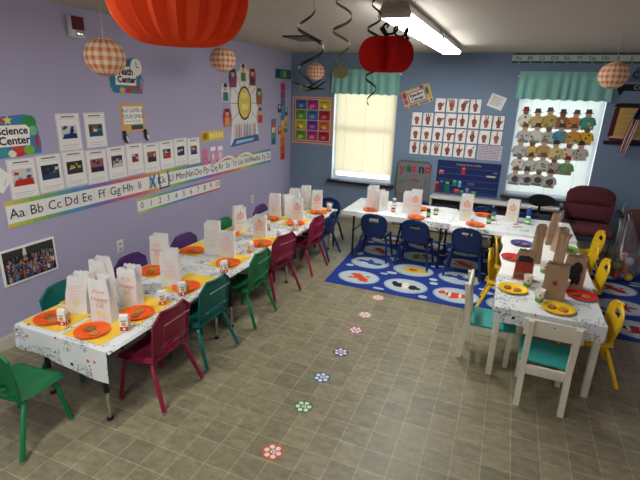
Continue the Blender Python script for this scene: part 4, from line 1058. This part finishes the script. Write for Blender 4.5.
def pr_faint(f,H,rnd):
    for k in range(7): f.line([(-.045,H*(.75-.075*k)),(.045-.02*(k%2),H*(.75-.075*k)+.004)],.005,C_((232,206,194)),1)
    f.ell(0,H*.3,.02,.016,C_((236,220,180)),1)
def carton(x,y,z,rz,label,group,kind=0):
    r=thing('juice_carton',label,'drink',(x,y,z),rz,group); a=.024
    mb=MB(); mb.rbox(-a,a,-.019,.019,.0004,.1,.003,'white_paper'); mb.build('carton_body',r)
    mb=MB(); mb.add([(-a,-.019,.1),(a,-.019,.1),(a,.019,.1),(-a,.019,.1),(-a*.98,0,.107),(a*.98,0,.107)],[(0,1,5,4),(2,3,4,5),(1,2,5),(3,0,4)],'white_paper'); mb.tube([(.012,.006,.1),(.013,.008,.125)],.002,'plate_orange',5); mb.build('folded_top',r)
    c1=[(206,50,36),(190,40,60),(220,90,30)][kind%3]
    for R_ in (0,PI/2,PI,3*PI/2):
        w=a if R_ in (0,PI) else .019; dd=.019 if R_ in (0,PI) else a
        mm=Matrix.Rotation(R_,4,'Z'); m2=MB()
        if R_==0: mbp=MB()
        for u0,u1,v0,v1,c,h in ((-w*.92,w*.92,.006,.034,c1,.0006),(-w*.5,w*.5,.04,.062,(226,150,50),.0006),(-w*.7,w*.7,.068,.074,(90,110,150),.0006),(-w*.3,w*.3,.012,.028,(240,220,180),.0010)):
            mbp.add([(u0,-dd-h,v0),(u1,-dd-h,v0),(u1,-dd-h,v1),(u0,-dd-h,v1)],[(0,1,2,3)],C_(c),False,mm)
    mbp.build('printed_label',r); return r
# ---- left table
GS='orange plates on the long left table'; GC='cookies on the left table plates'; GMt='yellow placemats on the long left table'; GB='white paper bags on the long left table'; GD='juice cartons on the long left table'
seats=[(.785,1.685,'at the near end of the long table, wall corner',0),
 (1.13,1.675,'at the near end of the long table, aisle corner',0),
 (1.205,1.955,'in front of the nearest magenta chair',1),(1.215,2.42,'in front of the teal aisle chair',1),(1.22,2.96,'in front of the green aisle chair',1),
 (1.215,3.53,'in front of the second magenta chair',1),(1.20,4.30,'in front of the farthest magenta chair',1),(1.235,4.88,'in front of the navy aisle chair',1),
 (.765,1.955,'in front of the teal wall-side chair',2),(.79,2.55,'in front of the nearest purple chair',2),(.77,3.08,'in front of the middle purple chair',2),
 (.78,3.66,'in front of the hidden green wall-side chair',2),(.88,4.33,'in front of the farthest purple chair',2),(.84,4.86,'at the far end of the long table, wall corner',2)]
for k,(x,y,w,side) in enumerate(seats):
    mx,my,rz=((.805 if k==0 else 1.14),1.712,0) if side==0 else ((x-.03,y+.05,PI/2+.05) if side==1 else (x-.01,y+.05,PI/2-.04))
    if side==0: placemat(mx,my+.0,ZL,.01,'yellow placemat under the orange plate '+w,GMt,.30,.25)
    else: placemat(mx,my+.02,ZL,rz,'yellow placemat under the orange plate '+w,GMt,.34,.24)
    plate(x,y,ZL+.0034,'orange','orange paper plate with cookies '+w,GS)
    for q,(dx,dy) in enumerate(((-.03,.008),(.032,-.012))):
        dx2,dy2=(dx,dy) if side==0 else (dy,dx)
        cookie(x+dx2,y+dy2,ZL+.0058,k*2+q,'%s cookie on the orange plate %s'%(('left' if q==0 else 'right') if side==0 else ('nearer' if q==0 else 'farther'),w),GC)
bags=[(.85,1.835,.255,.35,'leaning white bag beside the teal wall-side chair, nearest the camera',pr_faint,.14),(1.085,1.815,.285,.25,'white bag behind the plate at the near aisle corner',pr_happy,0),
 (1.065,2.05,.265,.2,'white bag behind the plate of the nearest magenta chair',pr_happy,0.03),(.825,2.06,.275,.15,'tall white bag in front of the teal wall-side chair',pr_happy,-.05),
 (1.085,2.42,.265,.5,'white bag beside the plate of the teal aisle chair',pr_faint,0),(.755,2.69,.255,.3,'white bag in front of the nearest purple chair',pr_happy,0),
 (.965,3.115,.285,.35,'plain white bag in front of the middle purple chair',pr_faint,0),(1.115,3.11,.215,.35,'short white bag behind the plate of the green aisle chair',pr_faint,0),
 (.81,3.79,.255,.9,'white bag hiding the green wall-side chair',pr_pumpkin,0),(1.09,3.72,.215,.3,'orange-printed white bag behind the second magenta chair plate',pr_pumpkin,0),
 (.86,4.47,.26,.3,'white bag before the farthest purple chair, left of two',pr_faint,0),(.97,4.60,.235,.9,'white bag before the farthest purple chair, right of two',pr_faint,0),
 (1.15,4.455,.24,.35,'white bag behind the plate of the farthest magenta chair',pr_pumpkin,0),(.95,4.80,.27,.3,'white bag at the far end nearest the purple wall',pr_happy,0),
 (1.01,5.0,.275,.3,'tall white bag at the far end beside the navy end chair',pr_faint,0),(1.175,4.97,.24,.35,'white bag at the far aisle corner of the long table',pr_pumpkin,0)]
for x,y,h,rz,l,p,ln in bags: bag('paper_bag',x,y,ZL,h,rz,l,GB,print_=p,lean=ln,W=.132,D=.078)
cart=[(.915,1.665,'between the two near-end plates'),(1.285,1.77,'at the near aisle corner of the long table'),(1.25,2.13,'beyond the plate of the nearest magenta chair'),(1.275,2.30,'before the plate of the teal aisle chair'),(1.30,2.775,'before the plate of the green aisle chair'),(1.24,3.28,'before the plate of the second magenta chair'),(1.295,3.72,'beyond the plate of the second magenta chair'),(1.06,3.95,'beyond the orange-printed bag'),(1.30,4.09,'before the plate of the farthest magenta chair'),(1.07,4.72,'between the far white bags'),(1.33,4.99,'at the far aisle corner of the long table')]
for k,(x,y,t) in enumerate(cart): carton(x,y,ZL,.3+.25*k,'small white and red juice carton standing '+t,GD,k)

# ---- back tables
GS2='orange plates on the back tables'; GB2='white paper bags on the back tables'
for k,(x,y,t) in enumerate(((1.83,5.09,'on the back table behind the left navy chair'),(2.385,4.985,'on the back table behind the middle navy chair'),(3.02,5.0,'on the back table behind the right navy chair'),(2.36,5.42,'on the back table before the magnetic board'),(3.08,5.49,'on the back table beside the low shelf'))):
    plate(x,y,ZM,'orange','orange paper plate with cookies '+t,GS2,.10)
    for q,dx in enumerate((-.032,.03)): cookie(x+dx,y+.004*(-1)**k,ZM+.0024,60+k*2+q,('left' if q==0 else 'right')+' cookie on the orange plate '+t,'cookies on the back table plates')
for x,y,h,rz,l,p in ((1.805,5.21,.265,.1,'white bag behind the left orange plate on the back table, left of two',pr_faint),(1.94,5.13,.235,.9,'white bag turned side-on, right of two at the left of the back table',pr_faint),
  (2.245,5.2,.24,.1,'shorter white bag beside the tall one before the magnetic board',pr_faint),(2.34,5.12,.285,.05,'tallest white bag on the back table, before the magnetic board',pr_pumpkin),
  (2.90,5.17,.285,.05,'white bag on the back table in front of the pocket chart shelf',pr_pumpkin),(3.385,5.37,.24,-.15,'pink-printed white bag on the back table below the right window',pr_pumpkin)):
    bag('paper_bag',x,y,ZM,h,rz,l,GB2,print_=p,W=.13,D=.08)
def jar(x,y,z,label,group,body=(70,96,50),lid=(34,34,36),h=.085,r_=.022):
    r=thing('jar',label,'jar',(x,y,z),0,group)
    mb=MB(); mb.lathe([(.001,.0004),(r_,.0004),(r_+.001,.004),(r_+.001,h*.72),(r_*.8,h*.8),(.001,h*.8)],C_(body,.35),14); mb.build('jar_body',r)
    mb=MB(); mb.lathe([(r_+.0016,h*.2),(r_+.0016,h*.55)],C_(tuple(min(255,q+110) for q in body),.6),14); mb.build('jar_label',r)
    mb=MB(); mb.lathe([(.001,h*.801),(r_*.9,h*.801),(r_*.9,h),(.001,h)],C_(lid,.4),14); mb.build('lid',r)
GJ='jars and cups on the back tables'
jar(2.50,5.10,ZM,'dark green jar on the back table right of the tall white bag',GJ,(60,84,40),(30,32,30),.095)
jar(2.56,5.25,ZM,'short jar with pale lid behind the dark green jar',GJ,(110,110,80),(200,200,190),.085,.027)
jar(3.15,5.14,ZM,'green jar on the right back table, nearer of two',GJ,(70,110,50),(40,60,40),.095)
jar(3.19,5.30,ZM,'grey-green jar on the right back table, farther of two',GJ,(90,120,90),(90,120,110),.1,.024)
jar(2.03,5.40,ZM,'white-lidded grey jar behind the bags at the left of the back table',GJ,(120,110,110),(220,220,220),.105,.026)
jar(2.085,5.13,ZM,'small red and white jar beside the side-on bag',GJ,(150,60,60),(230,226,220),.07,.024)
jar(3.55,5.33,ZM,'white and green jar before the blue bottle on the back table',GJ,(90,150,90),(236,236,230),.085,.027)
r=thing('water_bottle','blue plastic bottle with white cap on the back table below the right window','bottle',(3.56,5.50,ZM))
mb=MB(); mb.lathe([(.001,.0004),(.026,.0004),(.028,.006),(.028,.10),(.022,.125),(.012,.14),(.012,.15),(.001,.15)],C_((40,80,170),.25),16); mb.build('bottle_body',r)
mb=MB(); mb.lathe([(.001,.1505),(.014,.1505),(.014,.172),(.001,.173)],'white_paper',14); mb.build('cap',r)
r=thing('snack_packet','small orange and white snack packet lying on the right back table','packet',(3.43,5.16,ZM+.0002),.3)
mb=MB(); mb.rbox(-.05,.05,-.035,.035,0,.022,.009,C_((230,226,220)),3); mb.build('packet_body',r)
mb=MB(); mb.rbox(-.03,.03,-.02,.02,.0222,.0235,.0005,C_((214,80,40)),1); mb.build('packet_print',r)
r=thing('snack_packet','small red snack packet lying near the corner of the right back table','packet',(3.69,5.2,ZM+.0002),-.4)
mb=MB(); mb.rbox(-.05,.05,-.035,.035,0,.022,.009,C_((206,70,50)),3); mb.build('packet_body',r)
mb=MB(); mb.rbox(-.03,.03,-.02,.02,.0222,.0235,.0005,C_((240,220,190)),1); mb.build('packet_print',r)

# ---- right table
GS3='coloured plates on the right table'
for k,(x,y,c,t) in enumerate(((3.405,3.375,'yellow','yellow paper plate with cookies at the left of the doodle paper'),(3.69,3.155,'yellow','yellow paper plate with cookies before the near wooden chair'),(3.865,3.47,'red','red paper plate with cookies at the right of the doodle paper'),(3.41,4.12,'red','red paper plate with cookies on the plain white cover'),(3.485,4.60,'blue','blue paper plate with cookies near the yellow chairs'),(3.875,4.62,'green','lime green paper plate with cookies near the maroon armchair'))):
    plate(x,y,ZR,c,t,GS3,.105)
    for q,dx in enumerate((-.036,.03)): cookie(x+dx,y+.01*(-1)**q,ZR+.0024,80+k*2+q,('left' if q==0 else 'right')+' cookie on the '+t.replace(' with cookies',''),'cookies on the right table plates')
RDm,BKm=C_((150,46,34)),C_((34,30,32))
def k_front(f,H,rnd):
    f.poly([(-.058,.01),(.058,.01),(.06,H*.72),(-.06,H*.72)],RDm,1); f.poly([(-.05,H*.66),(.05,H*.68),(.058,H*.82),(.02,H*.9),(-.045,H*.86)],BKm,2)
    for q in range(4): f.ell(-.04+.026*q,.05+.012*(q%2),.014,.012,C_((110,110,50)),2)
def k_apple(f,H,rnd): f.ell(0,H*.5,.016,.016,C_((180,30,30)),1); f.line([(0,H*.5+.012),(.004,H*.5+.024)],.003,BKm,2)
def k_black(f,H,rnd):
    f.ell(.0,H*.5,.04,.075,BKm,1); f.ell(.015,H*.68,.035,.05,BKm,1.3); f.ell(-.02,H*.32,.036,.04,BKm,1.6); f.ell(.03,H*.38,.016,.05,BKm,1.9)
GK='brown paper bags on the right table'
for x,y,h,rz,l,p,W,D in ((3.475,3.64,.225,-.12,'brown paper bag with red-painted front and black top',k_front,.135,.085),(3.665,3.34,.255,-.12,'brown paper bag with small red apple print, nearest the camera',k_apple,.15,.09),
  (3.815,3.62,.245,-.18,'brown paper bag with a black painted blot, beside the red plate',k_black,.15,.095)):
    bag('paper_bag',x,y,ZR,h,rz,l,GK,'kraft_paper',W,D,.35,p,openn=.7)
for x,y,h,rz,l,ln in ((3.575,4.09,.335,.3,'tall narrow brown paper bag twisted shut, behind the red-fronted bag',.05),(3.725,3.86,.335,-.2,'tall narrow brown paper bag sticking up behind the apple bag',.06),(3.74,4.72,.31,.1,'tall brown paper bag with squeezed top at the back of the right table',.02),(3.805,4.53,.22,.5,'short crumpled brown paper bag before the tall squeezed one',0)):
    bag('paper_bag',x,y,ZR,h,rz,l,GK,'kraft_paper',(.088 if h>.3 else .125),(.06 if h>.3 else .075),(.8 if h>.3 else .5),None,lean=ln,openn=1.25 if h>.3 else 1,px_=.34 if h>.3 else .2)
GP='white and green cups on the right table'
def cup(x,y,label):
    r=thing('paper_cup',label,'cup',(x,y,ZR),0,GP)
    mb=MB(); mb.lathe([(.001,.0004),(.026,.0004),(.031,.088),(.0325,.09),(.031,.092),(.0295,.088),(.0245,.006),(.001,.006)],'white_paper',20); mb.build('cup_body',r)
    mb=MB(); mb.lathe([(.0266,.002),(.0284,.03)],C_((104,160,60)),20); mb.lathe([(.0287,.036),(.0289,.04)],C_((90,120,80)),20)
    for q in range(5): mb.lathe([(.001,0),(.008,0),(.001,.0004)],C_((190,70,50)),8,M=Matrix.Rotation(q*1.256,4,'Z')@Matrix.Translation((0,-.0303,.056))@Matrix.Rotation(PI/2,4,'X'))
    mb.build('printed_band',r)
cup(3.505,3.49,'white cup with green base before the red-fronted brown bag'); cup(3.575,3.235,'white cup with green base left of the near yellow plate'); cup(3.755,3.52,'white cup with green base between apple bag and black-blot bag'); cup(3.64,3.86,'white cup standing behind the brown bags'); 

# ------------------------------------------------------------------ the far right corner
r=thing('armchair','maroon upholstered office armchair in the back right corner','chair',(4.24,6.05,0),-.08); F_='maroon_fabric'
mb=MB(); mb.rbox(-.265,.265,-.27,.21,.38,.47,.035,F_,4); mb.build('seat',r)
def cush(z0,z1,w0,w1,round_):
    def fn(u,v):
        x=2*u-1; z=z0+(z1-z0)*v; w=w0+(w1-w0)*v
        if round_ and v>.6: w*=1-.16*((v-.6)/.4)**2.5
        return (x*w, .185+.16*(z-.45)-.03*(1-x**4)*(1-abs(2*v-1)**4)+.02*x*x*-1, z-(.05*x**4*v if round_ else 0))
    mb=MB(); mb.shell(fn,18,10,.05,F_); return mb
cush(.485,.668,.25,.265,False).build('lower_back_cushion',r); cush(.672,.895,.265,.262,True).build('upper_back_cushion',r)
mb=MB(); mb.rbox(-.24,.24,.262,.278,.40,.84,.01,'black_plastic',M=Matrix.Identity(4)); mb.build('back_shell',r)
for s in (-1,1):
    mb=MB(); mb.tube([(s*.30,.23,.0126),(s*.30,.21,.36),(s*.30,.20,.615),(s*.30,.10,.64),(s*.30,-.20,.62),(s*.30,-.25,.56),(s*.30,-.25,.30),(s*.30,-.25,.0126)],.0125,'dull_steel',10); mb.build('arm_frame',r)
    mb=MB(); mb.rbox(s*.30-.026,s*.30+.026,-.19,.12,.643,.672,.012,'black_plastic',3); mb.build('arm_pad',r)
    mb=MB(); mb.tube([(s*.287,-.1,.40),(s*.20,-.1,.372)],.010,'dull_steel',8); mb.tube([(s*.287,.15,.40),(s*.20,.15,.372)],.010,'dull_steel',8); mb.build('seat_bracket',r)
r=thing('swivel_chair','black swivel chair with oval back behind the tables under the right window','chair',(3.74,6.16,0),.1)
mb=MB(); mb.shell(lambda u,v:(.17*math.cos(2*PI*u)*v,.10+.02*(.2*math.cos(2*PI*u)*v)**2*20*-1+.02,.665+.075*math.sin(2*PI*u)*v*(1-.15*math.cos(2*PI*u))),32,6,.045,'black_plastic'); mb.build('backrest',r)
mb=MB(); mb.rbox(-.18,.18,-.18,.15,.42,.48,.028,'black_fabric',4); mb.build('seat',r)
mb=MB(); mb.tube([(0,.18,.44),(0,.21,.5),(0,.165,.62)],.016,'black_metal',8); mb.build('back_stem',r)
mb=MB(); mb.tube([(0,0,.418),(0,0,.09)],.024,'black_metal',12); mb.build('gas_column',r)
for k in range(5):
    a=2*PI*k/5+.3; mb=MB(); mb.tube([(.02*math.cos(a),.02*math.sin(a),.10),(.19*math.cos(a),.19*math.sin(a),.062)],[.02,.012],'black_plastic',8); l=mb.build('base_arm',r)
    mb=MB(); mb.lathe([(.002,-.012),(.024,-.01),(.026,0),(.024,.01),(.002,.012)],'black_plastic',14,M=Matrix.Translation((.195*math.cos(a),.195*math.sin(a),.0265))@Matrix.Rotation(a+PI/2,4,'Z')@Matrix.Rotation(PI/2,4,'X')); mb.build('caster',l)

r=thing('toy_bag','clear plastic bag of coloured toys beside the maroon armchair','bag',(4.60,5.56,.009))
def sack(u,v):
    a=2*PI*u; rr=(.155+.02*math.sin(3*a+1)*v) if v<.4 else .155*(1-.74*min(1,((v-.4)/.55))**1.0)+.008*math.sin(5*a)
    if v<.12: rr*=.6+.4*v/.12
    return (rr*math.cos(a)-.05*v*v, rr*math.sin(a)*.85+.05*v, .012+.66*v)
mb=MB(); mb.shell(sack,28,14,.0012,'clear_plastic'); mb.build('bag_film',r)
mb=MB(); mb.tube([(-.05,.05,.67),(-.07,.07,.73),(-.04,.09,.75),(-.03,.06,.69)],.006,'clear_plastic',6); mb.build('knotted_handle',r)
rnd=random.Random(4)
TC=[((206,60,70),'red'),((230,180,50),'yellow'),((50,110,80),'dark green'),((214,90,110),'pink'),((60,120,140),'teal'),((226,120,60),'orange'),((206,190,70),'mustard'),((40,60,110),'navy'),((196,50,50),'crimson'),((90,150,110),'green'),((190,196,200),'grey'),((226,150,150),'salmon')]
sp=[(-.055,-.045,.045),(.03,-.06,.045),(.06,.025,.045),(-.02,.045,.045),(-.075,.03,.05),(-.0,-.015,.095),(-.055,-.03,.115),(.055,-.03,.12),(.02,.04,.12),(-.04,.035,.14),(.02,-.03,.17),(-.02,.01,.20)]
for k,((x,y,z),(c,n)) in enumerate(zip(sp,TC)):
    mb=MB(); R_=.044
    if k%3==2: mb.rbox(-.034,.034,-.034,.034,-.034,.034,.006,C_(c,.4),3,M=Matrix.Rotation(k,4,'Z')@Matrix.Rotation(.6*k,4,'X'))
    else: mb.lathe([(max(.0005,R_*math.sin(t)),-R_*math.cos(t)) for t in [PI*i/14 for i in range(15)]],C_(c,.4),18)
    o=mb.build('toy_block' if k%3==2 else 'toy_ball',None,loc=(4.60+x*1.33,5.56+y*1.3,.009+.012+z*1.28)); tag(o,'%s toy %s in the clear plastic bag'%(n,'block' if k%3==2 else 'ball'),'toy','toys in the clear bag')
r=thing('folded_chair','folded metal chair with brown slats leaning in the corner behind the toy bag','chair',(4.72,5.98,0),.25)
for s in (-1,1):
    mb=MB(); mb.tube([(s*.12,-.08,.0126),(s*.12,.12,.74),(s*.10,.125,.765)],.0105,'dull_steel',8); mb.build('leg',r)
    mb=MB(); mb.tube([(s*.095,.05,.0126),(s*.095,-.0,.62)],.0095,'dull_steel',8); mb.build('leg',r)
mb=MB(); mb.rbox(-.105,.105,.045,.06,.5,.72,.006,C_((110,74,56)),2,M=Matrix.Rotation(-.0,4,'X')); mb.build('backrest',r)
mb=MB(); mb.rbox(-.085,.085,.012,.034,.2,.55,.006,C_((96,60,48)),2); mb.build('seat',r)

# ------------------------------------------------------------------ ceiling lights out of frame, daylight, camera
light_fixture(FX,-.55,'ceiling light behind the camera, nearer of two')
light_fixture(FX,-1.78,'ceiling light behind the camera, farther of two'); light_fixture(1.35,.72,'ceiling light over the near left of the room, out of the picture')
w=bpy.data.worlds.new('daylight'); SC.world=w; w.use_nodes=True
bg=w.node_tree.nodes['Background']; bg.inputs[0].default_value=(.86,.94,1,1); bg.inputs[1].default_value=WORLD
cam=bpy.data.cameras.new('camera'); co=bpy.data.objects.new('camera',cam); COL.objects.link(co); SC.camera=co
cam.sensor_fit='HORIZONTAL'; cam.sensor_width=36; cam.lens=450.69*36/640; cam.clip_start=.05
yaw,pit,rol=-0.379289,0.314468,0.031938
fw=Vector((math.sin(yaw)*math.cos(pit),math.cos(yaw)*math.cos(pit),-math.sin(pit)))
r0=Vector((math.cos(yaw),-math.sin(yaw),0)); u0=r0.cross(fw)
rr=math.cos(rol)*r0+math.sin(rol)*u0; uu=-math.sin(rol)*r0+math.cos(rol)*u0
co.matrix_world=Matrix(((rr.x,uu.x,-fw.x,3.21),(rr.y,uu.y,-fw.y,0),(rr.z,uu.z,-fw.z,1.871),(0,0,0,1)))
vs=SC.view_settings; SC.display_settings.display_device='sRGB'
vs.view_transform='Standard'; vs.look='None'; vs.gamma=1; vs.use_curve_mapping=False; vs.exposure=EXPO
SC.cycles.max_bounces=8; SC.cycles.diffuse_bounces=5; SC.cycles.transparent_max_bounces=12; SC.cycles.sample_clamp_indirect=6
